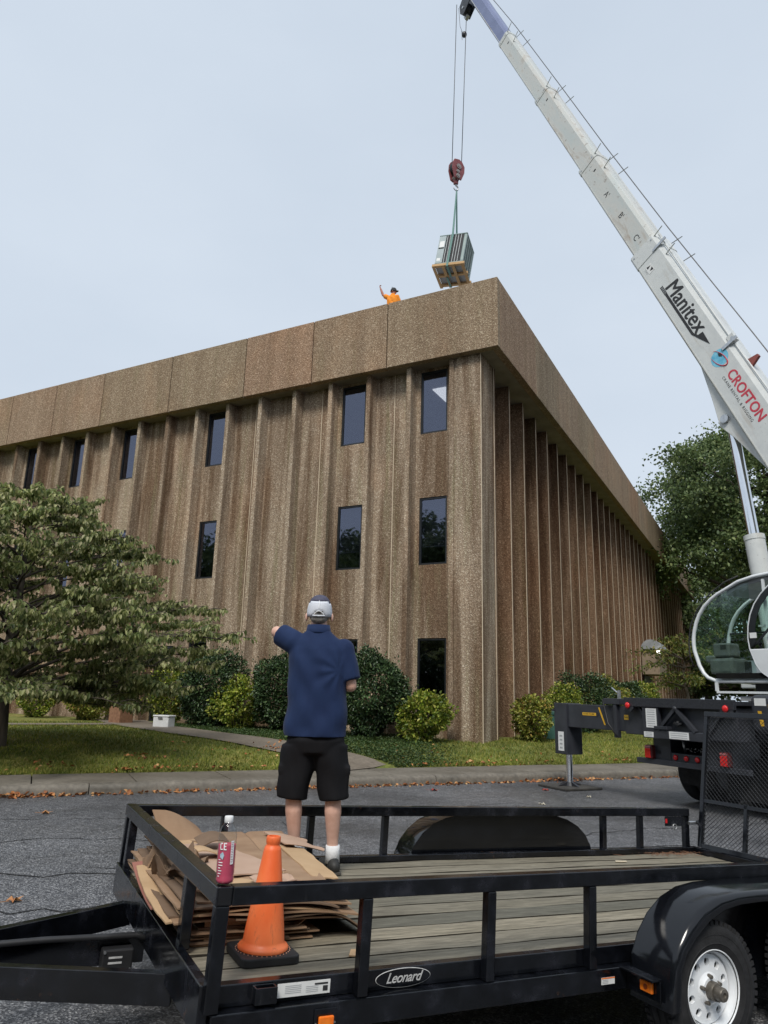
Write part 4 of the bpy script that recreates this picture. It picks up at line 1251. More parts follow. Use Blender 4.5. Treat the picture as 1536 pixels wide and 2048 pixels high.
wrap_rects([(.001, .011 * rd.uniform(.5, 1) + .002, .074 + k * .0055, .076 + k * .0055) for k in range(13)], .0385, .62, 'label_print', ink)
C_ = [(-.020, -.008, .138, .142), (-.020, -.016, .118, .142), (-.020, -.008, .118, .122)]
E_ = [(-.004, 0, .118, .142), (0, .008, .138, .142), (0, .006, .128, .132), (0, .008, .118, .122)]
wrap_rects(C_ + E_, .0386, -.05, 'label_lettering', lw)
wrap_rects([(-.02, rd.uniform(-.012, 0), .030 + k * .009, .033 + k * .009) for k in range(7)], .0386, -.15, 'label_lines', lw)
g = G(); q = [(-.012, .104), (0, .112), (.006, .1), (0, .086), (-.012, .094)]
g.add(wrap(q, .0387, -.2), [tuple(range(5))]); g.build('label_emblem', pm('label_blue', (.25, .42, .55), (.6, .7, .75), 80, .5), bt)

# cardboard
CB = {k: pm('cardboard_' + k, c, c2, 5, .85, lo=.3, hi=.72, bump=.12, bscale=30) for k, c, c2 in (
    ('brown', (.25, .15, .085), (.36, .235, .145)), ('tan', (.42, .275, .15), (.52, .355, .205)), ('dark', (.13, .083, .052), (.20, .13, .082)), ('pink', (.40, .265, .19), (.47, .325, .24)), ('red', (.30, .12, .09), (.36, .16, .12)))}
def sheet(label, fn, mat, nu=14, nv=14, th=.006, group=None, name='cardboard_sheet'):
    """fn(u,v) -> trailer-space point, u,v in 0..1"""
    g = G(); P = [[V(*fn(i / nu, j / nv)) for j in range(nv + 1)] for i in range(nu + 1)]
    for lay in (0, 1):
        for i in range(nu + 1):
            for j in range(nv + 1):
                du = P[min(nu, i + 1)][j] - P[max(0, i - 1)][j]; dv = P[i][min(nv, j + 1)] - P[i][max(0, j - 1)]
                nr = du.cross(dv); nr = nr.normalized() if nr.length > 1e-9 else V(0, 0, 1)
                g.v.append(tuple(P[i][j] + nr * th * (.5 - lay)))
    W_ = nv + 1; O = (nu + 1) * W_
    for i in range(nu):
        for j in range(nv):
            a = i * W_ + j; g.f.append((a, a + 1, a + 1 + W_, a + W_)); g.f.append((O + a, O + a + W_, O + a + 1 + W_, O + a + 1))
    for i in range(nu):
        for j in (0, nv):
            a = i * W_ + j; g.f.append((a, a + W_, O + a + W_, O + a))
    for j in range(nv):
        for i in (0, nu):
            a = i * W_ + j; g.f.append((a, a + 1, O + a + 1, O + a))
    o = g.build(name, CB[mat]); o.matrix_world = TM.copy()
    return tag(o, label, 'cardboard', group)
def wob(x, y, k, amp):
    return amp * (math.sin(x * 7 + k) * math.cos(y * 5 + k * 1.7) + .5 * math.sin(x * 13 + y * 11 + k * 3))
CG = 'flattened boxes in the cardboard pile'
rd = random.Random(12)
def flat(a0, a1, b0, b1, h, k, amp=.004, droop=0.0, da=.0, yaw=0.0, tilt=0.0, edge=.0):
    ca, cb_ = (a0 + a1) / 2, (b0 + b1) / 2
    def fn(u, v):
        eu = edge * math.sin(v * 23 + k) * (u > .95) + edge * .7 * math.sin(v * 17 + k * 2) * (u < .05)
        a, b = a0 + (a1 - a0) * u + eu, b0 + (b1 - b0) * v + edge * math.sin(u * 19 + k) * ((v > .95) - (v < .05))
        x, y = a - ca, b - cb_
        a, b = ca + x * math.cos(yaw) - y * math.sin(yaw), cb_ + x * math.sin(yaw) + y * math.cos(yaw)
        z = h + wob(a, b, k, amp) + tilt * (u - .5) - droop * max(0, (u - .62) / .38) ** 2
        return (a, b, z)
    return fn
# bottom bundle
for i in range(6):
    h = DK + .008 + i * .0125
    sheet('thin brown cardboard layer in the bottom bundle behind the orange cone', flat(.08 + rd.uniform(-.03, .03), .56 + rd.uniform(-.05, .14), .52 + rd.uniform(0, .05), 1.7, h, i, .0015, edge=.002), ('brown', 'dark')[i % 2], 10, 10, .006, CG)
# folded loop at the bundle's end
sheet('brown cardboard folded over at the end of the bottom bundle', lambda u, v: (.50 + .10 * math.sin(min(u, .6) / .6 * math.pi) * 1.0 - .25 * max(0, u - .6), .56 + .5 * v, DK + .085 + .055 * -math.cos(min(u, .6) / .6 * math.pi) + .02), 'brown', 18, 4, .005)
sheet('cut-off cardboard flap hanging below the pile behind the front post', lambda u, v: (.135 + .21 * u, .56 + .03 * v, DK + .01 + .115 * v + .0 * u), 'tan', 4, 6, .005)
# middle layers, bowed, with drooping ends
for i in range(7):
    h = DK + .105 + i * .0135
    sheet('brown flattened box in the bowed middle layers of the cardboard pile', flat(.03 + rd.uniform(-.05, .05), .74 + rd.uniform(-.08, .10), .50 + rd.uniform(-.02, .10), 1.75, h, i * 1.3 + 4, .007, droop=rd.uniform(.0, .05), tilt=rd.uniform(-.006, .006), edge=.003), ('brown', 'dark', 'brown', 'tan')[i % 4], 14, 12, .007, CG)
sheet('bent brown cardboard sheet whose corner droops down to the deck', flat(.25, .90, .50, 1.3, DK + .115, 21, .005, droop=.105, edge=.003), 'dark', 18, 10, .006)
def roll(u, v):
    th = u * 5.2; r_ = .030 + .012 * math.sin(u * 9)
    return (.79 + r_ * math.cos(th) * 1.4, .58 + .55 * v, DK + .155 + r_ * math.sin(th) + .004 * math.sin(v * 14))
sheet('rolled-up brown cardboard end sticking out right of the pile', roll, 'dark', 22, 6, .006)
# upper layers
for i in range(3):
    h = DK + .195 + i * .011
    sheet('tan flattened box just under the top cardboard sheet', flat(.10 + rd.uniform(-.05, .05), .70 + rd.uniform(-.06, .05), .56 + rd.uniform(-.05, .05), 1.9, h, i + 30, .007, tilt=-.01, edge=.003), ('tan', 'brown')[i % 2], 14, 12, .007, CG)
def topfn(u, v):
    a = .28 + (.41 + .22 * v) * u + .04 * v; b = .50 + 1.42 * v
    return (a - .05 * (u < .02) * math.sin(v * 15), b, DK + .228 - .010 * abs(u - .45) + wob(a, b, 2, .005) - .012 * math.exp(-((u - .62) / .02) ** 2))
sheet('large pale brown cardboard sheet on top of the pile with a crease', topfn, 'brown', 26, 20, .007)
sheet('torn tan cardboard lying across the front half of the top sheet', flat(.12, .50, .75, 1.50, DK + .238, 41, .004, yaw=.20, edge=.004), 'pink', 14, 14, .006)
sheet('small curled cardboard tab on the torn middle of the pile', lambda u, v: (.27 + .16 * u, 1.30 + .16 * v, DK + .255 + .035 * math.sin(u * 2.6) + .02 * v), 'dark', 8, 6, .005)
sheet('small pale cardboard tab beside the curled one on the pile', lambda u, v: (.20 + .15 * u, 1.08 + .13 * v, DK + .262 + .02 * math.sin(u * 3 + 1)), 'tan', 8, 6, .005)
sheet('crumpled pale cardboard scrap on the near edge of the top sheet', lambda u, v: (.34 + .20 * u, .53 + .13 * v, DK + .245 + .012 * math.sin(u * 9) * math.cos(v * 7)), 'pink', 10, 8, .005)
sheet('upright tan cardboard flap rising above the front rail', lambda u, v: (.085 + .30 * u + .02 * math.sin(v * 3), 1.62 + .16 * v + .10 * u, DK + .22 + v * .155 * (1 - .55 * max(0, u - .25) ** 1.5 * 1.6) - .02 * u), 'brown', 14, 10, .006)
sheet('corrugated single-face cardboard leaning off the far edge of the pile', lambda u, v: (.78 + .26 * u + .03 * math.sin(v * 9) * (u > .9), 1.38 + .40 * v + .05 * u, DK + .250 - .05 * u ** 1.5 + .004 * math.sin(v * 120)), 'pink', 10, 90, .003)
sheet('tan cardboard strip edging the pile beside the man\'s right shoe', flat(.72, .86, .70, 1.45, DK + .222, 17, .004, yaw=-.13, tilt=-.012, edge=.003), 'tan', 10, 12, .006)
# front edge pieces
sheet('light tan cardboard sheet overhanging the front of the deck', lambda u, v: (-.05 + .42 * u + .05 * (v - .5) ** 2, .56 + .80 * v, DK + .10 + .05 * u + .06 * v * v + .002 * math.sin(v * 21) * (u < .15)), 'tan', 12, 16, .007)
sheet('reddish cardboard sheet peeking out under the light tan one', lambda u, v: (-.045 + .30 * u, .85 + .60 * v, DK + .085 + .035 * u + .075 * v * v), 'red', 8, 10, .006)
def crumple(u, v):
    a = .02 + .20 * u; b = .95 + .42 * v
    return (a + .03 * math.sin(v * 11 + u * 5), b, DK + .17 + .055 * math.sin(u * 7 + v * 6) + .035 * math.cos(v * 17 - u * 9) + .05 * v)
sheet('crumpled dark brown cardboard jammed behind the front rail', crumple, 'dark', 16, 22, .004)
sheet('folded dark flap inside the crumpled cardboard at the front', lambda u, v: (.06 + .14 * u, 1.05 + .15 * v, DK + .13 + .15 * u * v + .03 * math.sin(u * 8)), 'dark', 8, 8, .004)
sheet('small striped corrugated scrap at the front left of the pile', lambda u, v: (.01 + .03 * u, 1.30 + .10 * v, DK + .16 + .085 * u + .004 * math.sin(u * 40)), 'brown', 40, 4, .003)
sc = G(); pts = [(-.045, -.02), (-.01, .035), (.03, .03), (.05, .0), (.035, -.028), (-.01, -.03)]
plan_ = plan_prism(pts, .004, .009); o = plan_.build('cardboard_scrap', CB['tan'])
o.matrix_world = Matrix.Translation(T(.735, .30, DK + .003)) @ TM.to_3x3().to_4x4() @ Matrix.Rotation(R(6), 4, 'X')
tag(o, 'small torn tan cardboard scrap on the deck boards near the side rail', 'cardboard')
o = plan_prism([(-.06, -.02), (.05, -.03), (.07, .0), (-.02, .025)], .003, .007).build('paper_scrap', pm('paper_scrap', (.5, .43, .32), None, 9, .8))
o.matrix_world = Matrix.Translation(T(3.75, 1.80, DK + .003)) @ TM.to_3x3().to_4x4(); tag(o, 'pale paper scrap on the rear deck boards near the far side', 'paper scrap')
# ------------------------------------------------------------------ people
def skin_mat(name, a, b):
    m = pm(name, a, b, 14, .5, spec=.35, bump=.05, bscale=200); return m
SKIN = skin_mat('skin', (.58, .345, .265), (.68, .43, .34))
SKINR = skin_mat('ruddy_skin', (.42, .16, .11), (.50, .22, .15))
def cloth(name, a, b, sc=4, bump=.35, sheen=.05):
    t = NT(name)
    v = t.pos((1, 1, .45), obj=True)
    f = t.noise(v, 6, 4); w = t.noise(t.pos(obj=True), 420, 2)
    t.base(t.ramp(f, [(.3, a), (.72, b)])); t.rough(.82); t.b.inputs['Specular IOR Level'].default_value = .2
    t.b.inputs['Sheen Weight'].default_value = sheen
    bb = t.new('ShaderNodeBump'); bb.inputs['Strength'].default_value = bump; bb.inputs['Distance'].default_value = .02
    t.link(t.noise(v, 5.5, 3, .5, 1.2), bb.inputs['Height'])
    b2 = t.new('ShaderNodeBump'); b2.inputs['Strength'].default_value = .08; b2.inputs['Distance'].default_value = .002
    t.link(w, b2.inputs['Height']); t.link(bb.outputs['Normal'], b2.inputs['Normal']); t.link(b2.outputs['Normal'], t.b.inputs['Normal'])
    return t.m
NAVY = cloth('navy_polo_cloth', (.010, .021, .066), (.016, .033, .092))
SHORT = cloth('black_shorts_cloth', (.006, .006, .0075), (.011, .011, .0135), sheen=0.0)
ORSH = cloth('orange_shirt_cloth', (.80, .24, .02), (.9, .32, .04))
GREYC = cloth('dark_work_shirt', (.05, .055, .07), (.08, .085, .10))
JEAN = cloth('denim', (.03, .04, .07), (.05, .065, .10))
HAIR = pm('grey_hair', (.16, .145, .13), (.34, .32, .30), 60, .7, stretch=(1, 1, .3), bump=.5, bscale=150)
CAPW = pm('white_cap_mesh', (.60, .63, .70), (.74, .76, .82), 140, .75, bump=.4, bscale=260)
CAPW2 = pm('white_cap_piping', (.80, .81, .83), None, 9, .7)
CAPN = pm('navy_cap_cloth', (.05, .05, .085), (.085, .085, .13), 60, .8)
SHOE = pm('black_shoe', (.012, .012, .012), (.03, .029, .027), 20, .6)
SOLE = pm('shoe_sole', (.045, .042, .036), (.07, .065, .055), 12, .7)
SOCK = pm('white_sock', (.72, .72, .73), (.82, .82, .83), 40, .9, bump=.3, bscale=120)

def ring_loft(g, rings, n=28):
    """rings: (cx, cy, rx, ry, z) stacked upward, closed ends; superellipse sections"""
    o = len(g.v)
    for cx, cy, rx, ry, z in rings:
        for j in range(n):
            t = 2 * math.pi * j / n; c, s = math.cos(t), math.sin(t)
            g.v.append((cx + rx * math.copysign(abs(c) ** .86, c), cy + ry * math.copysign(abs(s) ** .86, s), z))
    for i in range(len(rings) - 1):
        for j in range(n):
            a, b = o + i * n + j, o + i * n + (j + 1) % n; g.f.append((a, b, b + n, a + n))
    g.f.append(tuple(o + j for j in reversed(range(n)))); g.f.append(tuple(o + (len(rings) - 1) * n + j for j in range(n)))

def hand(g, w, d, up, L=.085, curl=0.35, point=False):
    """palm, four fingers and a thumb from wrist w along d; up = back of the hand"""
    w, d, up = V(*w), V(*d).normalized(), V(*up).normalized(); s = d.cross(up).normalized(); up = s.cross(d).normalized()
    pc = w + d * L * .55
    Mx = frame(pc, s, d, up) @ Matrix.Diagonal((.042, L * .58, .016, 1))
    q = G(); ball(q, (0, 0, 0), 1.0, 12, 8); g.add([Mx @ V(*p) for p in q.v], q.f)
    for i, (off, fl) in enumerate(((-.029, .062), (-.010, .070), (.010, .066), (.028, .052))):
        c = curl if not (point and i == 0) else .03
        b = w + d * L * .98 + s * off; p1 = b + (d * math.cos(c) - up * math.sin(c)) * fl * .5
        p2 = p1 + (d * math.cos(c * 2.4) - up * math.sin(c * 2.4)) * fl * .38; p3 = p2 + (d * math.cos(c * 3.4) - up * math.sin(c * 3.4)) * fl * .25
        limb(g, [tuple(b - d * .02), tuple(p1), tuple(p2), tuple(p3)], [.0098, .0092, .0085, .0075], 8)
    b = w + d * L * .30 - s * .030; p1 = b + (d * .55 - s * .75 - up * .2).normalized() * .042; p2 = p1 + (d * .9 - s * .35 - up * .2).normalized() * .032
    limb(g, [tuple(w + d * L * .2 - s * .015), tuple(b), tuple(p1), tuple(p2)], [.013, .012, .0105, .009], 8)

def face(g, hx, hy, hz, fwd):
    """skull with brow, nose, mouth, chin and ears; fwd is a unit xy direction"""
    f = V(*fwd, 0).normalized(); s = V(-f.y, f.x, 0)
    Mx = frame((hx, hy, hz), s, f, (0, 0, 1))
    q = G(); ball(q, (0, 0, .015), (.074, .093, .098), 16, 11); ball(q, (0, .022, -.055), (.055, .068, .066), 14, 9)
    ball(q, (0, .082, -.098), (.024, .018, .017)); ball(q, (0, .093, .028), (.045, .014, .012))
    q.tube([(0, .088, .025), (0, .108, -.018), (0, .100, -.03)], [.010, .015, .010], 8)
    ball(q, (0, .096, -.060), (.024, .010, .006)); ball(q, (0, .094, -.071), (.021, .010, .007))
    for sg in (-1, 1):
        ball(q, (sg * .088, -.006, -.034), (.012, .021, .034), 10, 8); ball(q, (sg * .040, .072, -.018), (.022, .018, .018))
    g.add([Mx @ V(*p) for p in q.v], q.f)
    return Mx

def person(name, label, M, J, shirt, shorts_mat, head_fwd=(0, 1), full_legs=False, sleeve=.62, sk=SKIN, cuts=(), gestures=None):
    t = thing(name, label, 'person', M=M)
    g = G()
    hx, hy, hz = J['head']
    Mh = face(g, hx, hy, hz, head_fwd)
    nb_ = J['neck']
    limb(g, [(nb_[0], nb_[1], nb_[2] - .06), (hx, hy - .008, hz - .06)], [.064, .055])
    ring_loft(g, [(J['hip'][0], 0, .15, .10, J['hip'][2] - .05), (J['hip'][0], 0, .155, .105, J['hip'][2] + .1), (nb_[0], 0, .165, .10, nb_[2] - .22), (nb_[0], 0, .16, .085, nb_[2] - .07), (nb_[0], nb_[1], .07, .06, nb_[2])], 20)
    for sd_ in 'LR':
        S_, E_, W_ = J['sh' + sd_], J['el' + sd_], J['wr' + sd_]
        limb(g, [S_, tuple(V(*S_).lerp(V(*E_), .5)), E_], [.060, .050, .041])
        limb(g, [E_, tuple(V(*E_).lerp(V(*W_), .35)), W_], [.042, .043, .028])
        d = V(*W_) - V(*E_)
        hand(g, W_, d, J.get('up' + sd_, (0, 0, 1)), curl=.75 if J.get('fist' + sd_) else .3, point=J.get('pt' + sd_, False))
        H_, K_, A_ = J['hp' + sd_], J['kn' + sd_], J['an' + sd_]
        limb(g, [H_, tuple(V(*H_).lerp(V(*K_), .5)), K_], [.088, .072, .052])
        c1 = V(*K_).lerp(V(*A_), .30) + V(0, -.012, 0)
        limb(g, [K_, tuple(c1), tuple(V(*K_).lerp(V(*A_), .7)), A_], [.051, .056, .040, .033])
        ft = V(*J['ft' + sd_]); ft = V(*A_).lerp(ft, .5); limb(g, [A_, (ft.x, ft.y, ft.z)], [.034, .024])
    remeshed('body', g, sk, t, .0085, 5)
    # shirt
    g = G()
    for r_ in (J['shirt'],): ring_loft(g, r_, 32)
    for sd_ in 'LR':
        S_, E_ = V(*J['sh' + sd_]), V(*J['el' + sd_])
        inn = S_ + V(.05 if sd_ == 'L' else -.05, 0, -.03)
        e = S_.lerp(E_, J.get('slv' + sd_, sleeve))
        g.tube([tuple(inn), tuple(S_), tuple(S_.lerp(e, .55)), tuple(e)], [.080, .082, .080, .078], 18)
        ball(g, tuple(S_), .080, 14, 10)
    def folds(v):
        m = max(0, min(1, (1.35 - v.z) * 2.2))
        k = math.sin(26 * (v.z * .9 + v.x * 1.1)) * .5 + math.sin(17 * (v.z * 1.3 - v.x * 1.4) + 1.3) * .5
        r_ = V(v.x - J['hip'][0], v.y, 0)
        if r_.length > 1e-4: v += r_.normalized() * k * .011 * m
        # creases fanning from the armpits
        dx, dz = v.x - (J['shL'][0] + .02), v.z - (J['shL'][2] - .02)
        tpar, perp = dx * .55 - dz * .83, dx * .83 + dz * .55
        if tpar > 0: v.y += .013 * math.sin(perp * 42 + tpar * 3) * math.exp(-(perp / .10) ** 2) * max(0, 1 - tpar / .55) * min(1, tpar * 8)
        dx, dz = v.x - (J['shR'][0] - .02), v.z - (J['shR'][2] - .14)
        q = math.hypot(dx, dz)
        if q < .2 and dx < .02: v.y += .006 * math.sin(9 * math.atan2(dz, dx) + 1) * (1 - q / .2) * (q / .2) * 3
        return v
    remeshed('shirt', g, shirt, t, .011, 5, post=folds, cuts=[((0, 0, J['shirt'][0][4] + .012), (.0, 0, -1))])
    # collar
    g = G(); n = 30
    for rr, zz in ((.066, .004), (.070, .052), (.074, .054), (.083, .006), (.082, -.006), (.068, -.004)):
        for j in range(n):
            a = 2 * math.pi * j / n
            g.v.append((nb_[0] + rr * math.cos(a) * 1.04, nb_[1] + .004 + rr * math.sin(a), nb_[2] + zz - .022 * (math.sin(a) > -.2) * math.sin(a)))
    for i in range(6):
        for j in range(n): a_, b_ = i * n + j, i * n + (j + 1) % n; c_, d_ = ((i + 1) % 6) * n + (j + 1) % n, ((i + 1) % 6) * n + j; g.f.append((a_, b_, c_, d_))
    g.build('collar', shirt, t, smooth=True)
    # shorts / trousers
    g = G(); hx_ = J['hip'][0]; hz_ = J['hip'][2]
    ring_loft(g, [(hx_, .0, .185, .125, hz_ - .13), (hx_, -.01, .192, .136, hz_ - .05), (hx_, 0, .176, .120, hz_ + .05)], 28)
    for sd_ in 'LR':
        H_, K_, A_ = V(*J['hp' + sd_]), V(*J['kn' + sd_]), V(*J['an' + sd_])
        sx = -1 if sd_ == 'L' else 1
        if full_legs:
            g.tube([tuple(H_ + V(0, 0, -.02)), tuple(H_.lerp(K_, .5)), tuple(K_), tuple(K_.lerp(A_, .5)), tuple(A_)], [.11, .095, .08, .075, .07], 18)
        else:
            e = K_ + V(sx * .008, 0, -.050)
            g.tube([tuple(H_ + V(0, 0, -.03)), tuple(H_.lerp(e, .35)), tuple(H_.lerp(e, .7)), tuple(e)], [.118, .114, .106, .099], 20)
            pc = H_.lerp(e, .66) + V(sx * .080, -.005, 0)
            g.bx(pc.x - .024, pc.x + .024, pc.y - .068, pc.y + .068, pc.z - .105, pc.z + .085)
            g.bx(pc.x - .030, pc.x + .030, pc.y - .072, pc.y + .072, pc.z + .045, pc.z + .088)
    def sfold(v):
        k = math.sin(24 * v.z + 9 * v.x) * .5 + math.sin(41 * v.x + 13 * v.z) * .35 + math.sin(15 * v.z - 22 * v.x + 1) * .4
        v.y += .0075 * k * (1 if v.y < 0 else -1) * min(1, abs(v.y) * 14); v.x += .004 * math.sin(30 * v.z + 2)
        return v
    remeshed('trousers' if full_legs else 'shorts', g, shorts_mat, t, .0105, 3, post=sfold)
    for sd_ in 'LR':
        A_, ft = V(*J['an' + sd_]), V(*J['ft' + sd_]); zf = J.get('floor' + sd_, 0.0)
        d = V(ft.x - A_.x, ft.y - A_.y, 0).normalized(); s = V(-d.y, d.x, 0)
        g = G(); hl = V(A_.x, A_.y, zf) - d * .035
        q = G(); ball(q, (0, 0, .045), (.042, .055, .048)); ball(q, (0, .10, .042), (.046, .095, .040)); ball(q, (0, .19, .034), (.047, .060, .031)); ball(q, (0, .03, .075), (.040, .055, .035))
        Mx = frame(hl, s, d, (0, 0, 1)); g.add([Mx @ V(*p) for p in q.v], q.f)
        sh = remeshed('shoe', g, SHOE, t, .008, 3)
        q = G(); pl_ = [(-.038, -.045), (.038, -.045), (.046, .02), (.050, .15), (.044, .22), (.02, .25), (-.02, .25), (-.044, .22), (-.050, .15), (-.046, .02)]
        q = plan_prism(pl_, .0, .022); q.v = [tuple(Mx @ V(*p)) for p in q.v]; q.build('sole', SOLE, sh, bevel=.005)
        if not full_legs:
            G().tube([tuple(A_ + V(0, 0, -.03)), tuple(A_ + V(0, 0, .035)), tuple(A_ + V(0, 0, .075))], [.047, .044, .045], 16).build('sock', SOCK, t, smooth=True)
    return t, Mh

def cap_dome(t, Mh, mat_back, mat_front, split, brim=True, tilt=0.0):
    """half-dome cap in the head frame (x side, y forward, z up); split: back panels' limit"""
    nu, nv = 36, 12; P = []
    Mt = Mh @ Matrix.Rotation(tilt, 4, 'X')
    for i in range(nv + 1):
        ph = (math.pi / 2 + .10) * i / nv
        for j in range(nu):
            a = 2 * math.pi * j / nu; c, s = math.cos(a), math.sin(a)
            ri = math.sin(ph) ** .80
            P.append(V(.0875 * c * ri, .108 * s * ri, -.010 + .132 * math.cos(ph) - .004 * (i == nv)))
    back, front = [], []
    for i in range(nv):
        for j in range(nu):
            f = (i * nu + j, i * nu + (j + 1) % nu, (i + 1) * nu + (j + 1) % nu, (i + 1) * nu + j)
            c = (P[f[0]] + P[f[2]]) / 2; a = math.atan2(c.x, -c.y)
            if c.y < split(c):
                if abs(a) < .44 and c.z < .012 - .16 * a * a: continue      # opening above the strap
                back.append(f)
            else: front.append(f)
    v = [tuple(Mt @ p) for p in P]
    o1 = None
    for nm, fs, m in (('cap', front, mat_front), ('cap_back', back, mat_back)):
        me = bpy.data.meshes.new(nm); me.from_pydata(v, [], fs)
        bm = bmesh.new(); bm.from_mesh(me); bmesh.ops.delete(bm, geom=[x for x in bm.verts if not x.link_faces], context='VERTS'); bmesh.ops.recalc_face_normals(bm, faces=bm.faces); bm.to_mesh(me); bm.free()
        o = link(nm, me, m, t if o1 is None else o1, smooth=True)
        sm = o.modifiers.new('solid', 'SOLIDIFY'); sm.thickness = .003
        if o1 is None: o1 = o
    if brim:
        g = G(); n = 12
        for k in range(n + 1):
            a = math.pi * (.14 + .72 * k / n); c, s = math.cos(a), math.sin(a)
            g.v += [tuple(Mt @ V(.084 * c, .104 * s, .0)), tuple(Mt @ V(.082 * c, .104 * s + .075 * math.sin(math.pi * k / n) ** .6, -.012 - .012 * abs(c)))]
        g.f = [(2 * k, 2 * k + 1, 2 * k + 3, 2 * k + 2) for k in range(n)]
        o = g.build('brim', mat_front, o1, smooth=True); sm = o.modifiers.new('solid', 'SOLIDIFY'); sm.thickness = .004
    return o1, Mt

mx, my = -.37, 5.05
dz = T(1.25, 1.80, DK).z + .002
J = dict(head=(-.058, .018, 1.655), neck=(-.058, -.004, 1.512), hip=(-.045, 0, .86), shL=(-.222, .0, 1.445), elL=(-.350, .06, 1.515), wrL=(-.318, .33, 1.512), upL=(0, 0, 1), ptL=True, fistL=True,
         shR=(.118, .0, 1.400), elR=(.178, -.015, 1.165), wrR=(.02, .20, 1.19), hpL=(-.148, 0, .80), knL=(-.172, .0, .495), anL=(-.148, .03, .09), ftL=(-.19, .20, .04),
         hpR=(.055, 0, .80), knR=(.087, -.01, .492), anR=(.098, .0, .092), ftR=(.04, .17, .04), slvL=.80, slvR=.86,
         shirt=[(-.045, -.005, .208, .150, .825), (-.047, -.005, .206, .150, .93), (-.047, 0, .200, .146, 1.08), (-.047, 0, .200, .142, 1.22), (-.048, 0, .206, .136, 1.33), (-.050, 0, .196, .122, 1.40), (-.054, 0, .165, .102, 1.455), (-.058, 0, .115, .084, 1.495), (-.058, 0, .070, .068, 1.54)])
man, Mh = person('person', 'man in navy polo, black cargo shorts and white-backed cap standing on the trailer pointing', Matrix.Translation(V(mx, my, dz)) @ Matrix.Rotation(R(2), 4, 'Z'), J, NAVY, SHORT)
cap, Mt = cap_dome(man, Mh, CAPW, CAPN, lambda c: .030 - max(0, c.z - .048) * 3.1, tilt=R(8))
g = G()                                                              # white seams and the edge of the back opening
for a0 in (0.0,):
    pts = []
    for k in range(10):
        ph = .80 + (1.52 - .80) * k / 9
        if a0 == 0 and ph > 1.28: break
        ri = math.sin(ph) ** .80; pts.append(tuple(Mt @ V(.0895 * math.sin(a0) * ri, -.110 * math.cos(a0) * ri, -.009 + .132 * math.cos(ph))))
    g.tube(pts, .0022, 6)
pts = []
for k in range(17):
    a = -.46 + .92 * k / 16; zz = .014 - .16 * a * a; ph = math.acos(max(-.1, min(1, (zz + .010) / .132))); ri = math.sin(ph) ** .80
    pts.append(tuple(Mt @ V(.090 * math.sin(a) * ri, -.1105 * math.cos(a) * ri, zz)))
g.tube(pts, .003, 6); g.build('cap_seam', CAPW2, cap, smooth=True)
g = G(); pts = [tuple(Mt @ V(.089 * math.sin(a), -.1095 * math.cos(a), -.018)) for a in np.linspace(-.48, .48, 13)]; g.tube(pts, .006, 6); g.build('cap_strap', CAPW, cap, smooth=True)
g = G(); q = G(); ball(q, (0, -.010, .010), (.0775, .092, .098), 18, 12); ball(q, (0, -.058, -.045), (.058, .042, .040)); g.add([Mh @ V(*p) for p in q.v], q.f)
hr = remeshed('hair', g, HAIR, man, .008, 2, cuts=[(Mh @ V(0, .035, 0), (Mh.to_3x3() @ V(0, 1, 0)))])

# roof worker
Jw = dict(head=(.02, .0, 1.665), neck=(.0, 0, 1.50), hip=(0, 0, .88), shL=(-.17, .02, 1.46), elL=(-.34, .06, 1.585), wrL=(-.43, .04, 1.83), upL=(-1, 0, 0), fistL=True,
          shR=(.15, -.02, 1.43), elR=(.24, .04, 1.16), wrR=(.28, .22, 1.05), hpL=(-.09, 0, .82), knL=(-.1, .01, .47), anL=(-.1, 0, .09), ftL=(.03, -.05, .04), hpR=(.09, 0, .82), knR=(.1, .01, .47), anR=(.1, 0, .09), ftR=(.22, .03, .04),
          slvL=.62, slvR=.7,
          shirt=[(0, 0, .19, .13, .84), (0, 0, .185, .13, 1.0), (0, 0, .19, .132, 1.2), (0, 0, .195, .13, 1.34), (0, 0, .185, .115, 1.42), (0, 0, .14, .095, 1.475), (0, 0, .07, .066, 1.525)])
wk, Mw = person('person', 'worker in orange shirt and dark cap on the roof raising one fist', Matrix.Translation(V(.10, 21.35, 12.74)) @ Matrix.Rotation(R(-12), 4, 'Z'), Jw, ORSH, JEAN, (.98, -.2), True, sk=SKINR)
cap2, _ = cap_dome(wk, Mw, pm('dark_cap_cloth', (.02, .022, .025), (.04, .042, .045), 50, .8), MATS['dark_cap_cloth'], lambda c: -9, tilt=R(-4))
g = G(); pts = [tuple(Mw @ V(.093 * math.cos(a), -.03, .03 + .115 * math.sin(a))) for a in np.linspace(-.1, math.pi + .1, 15)]; g.tube(pts, .006, 6)
for s in (-1, 1): g.cyl(Mw @ V(s * .086, -.02, -.01), Mw @ V(s * .105, -.02, -.01), .026, n=12)
g.build('headset', MATS['dark_cap_cloth'], wk, smooth=True)

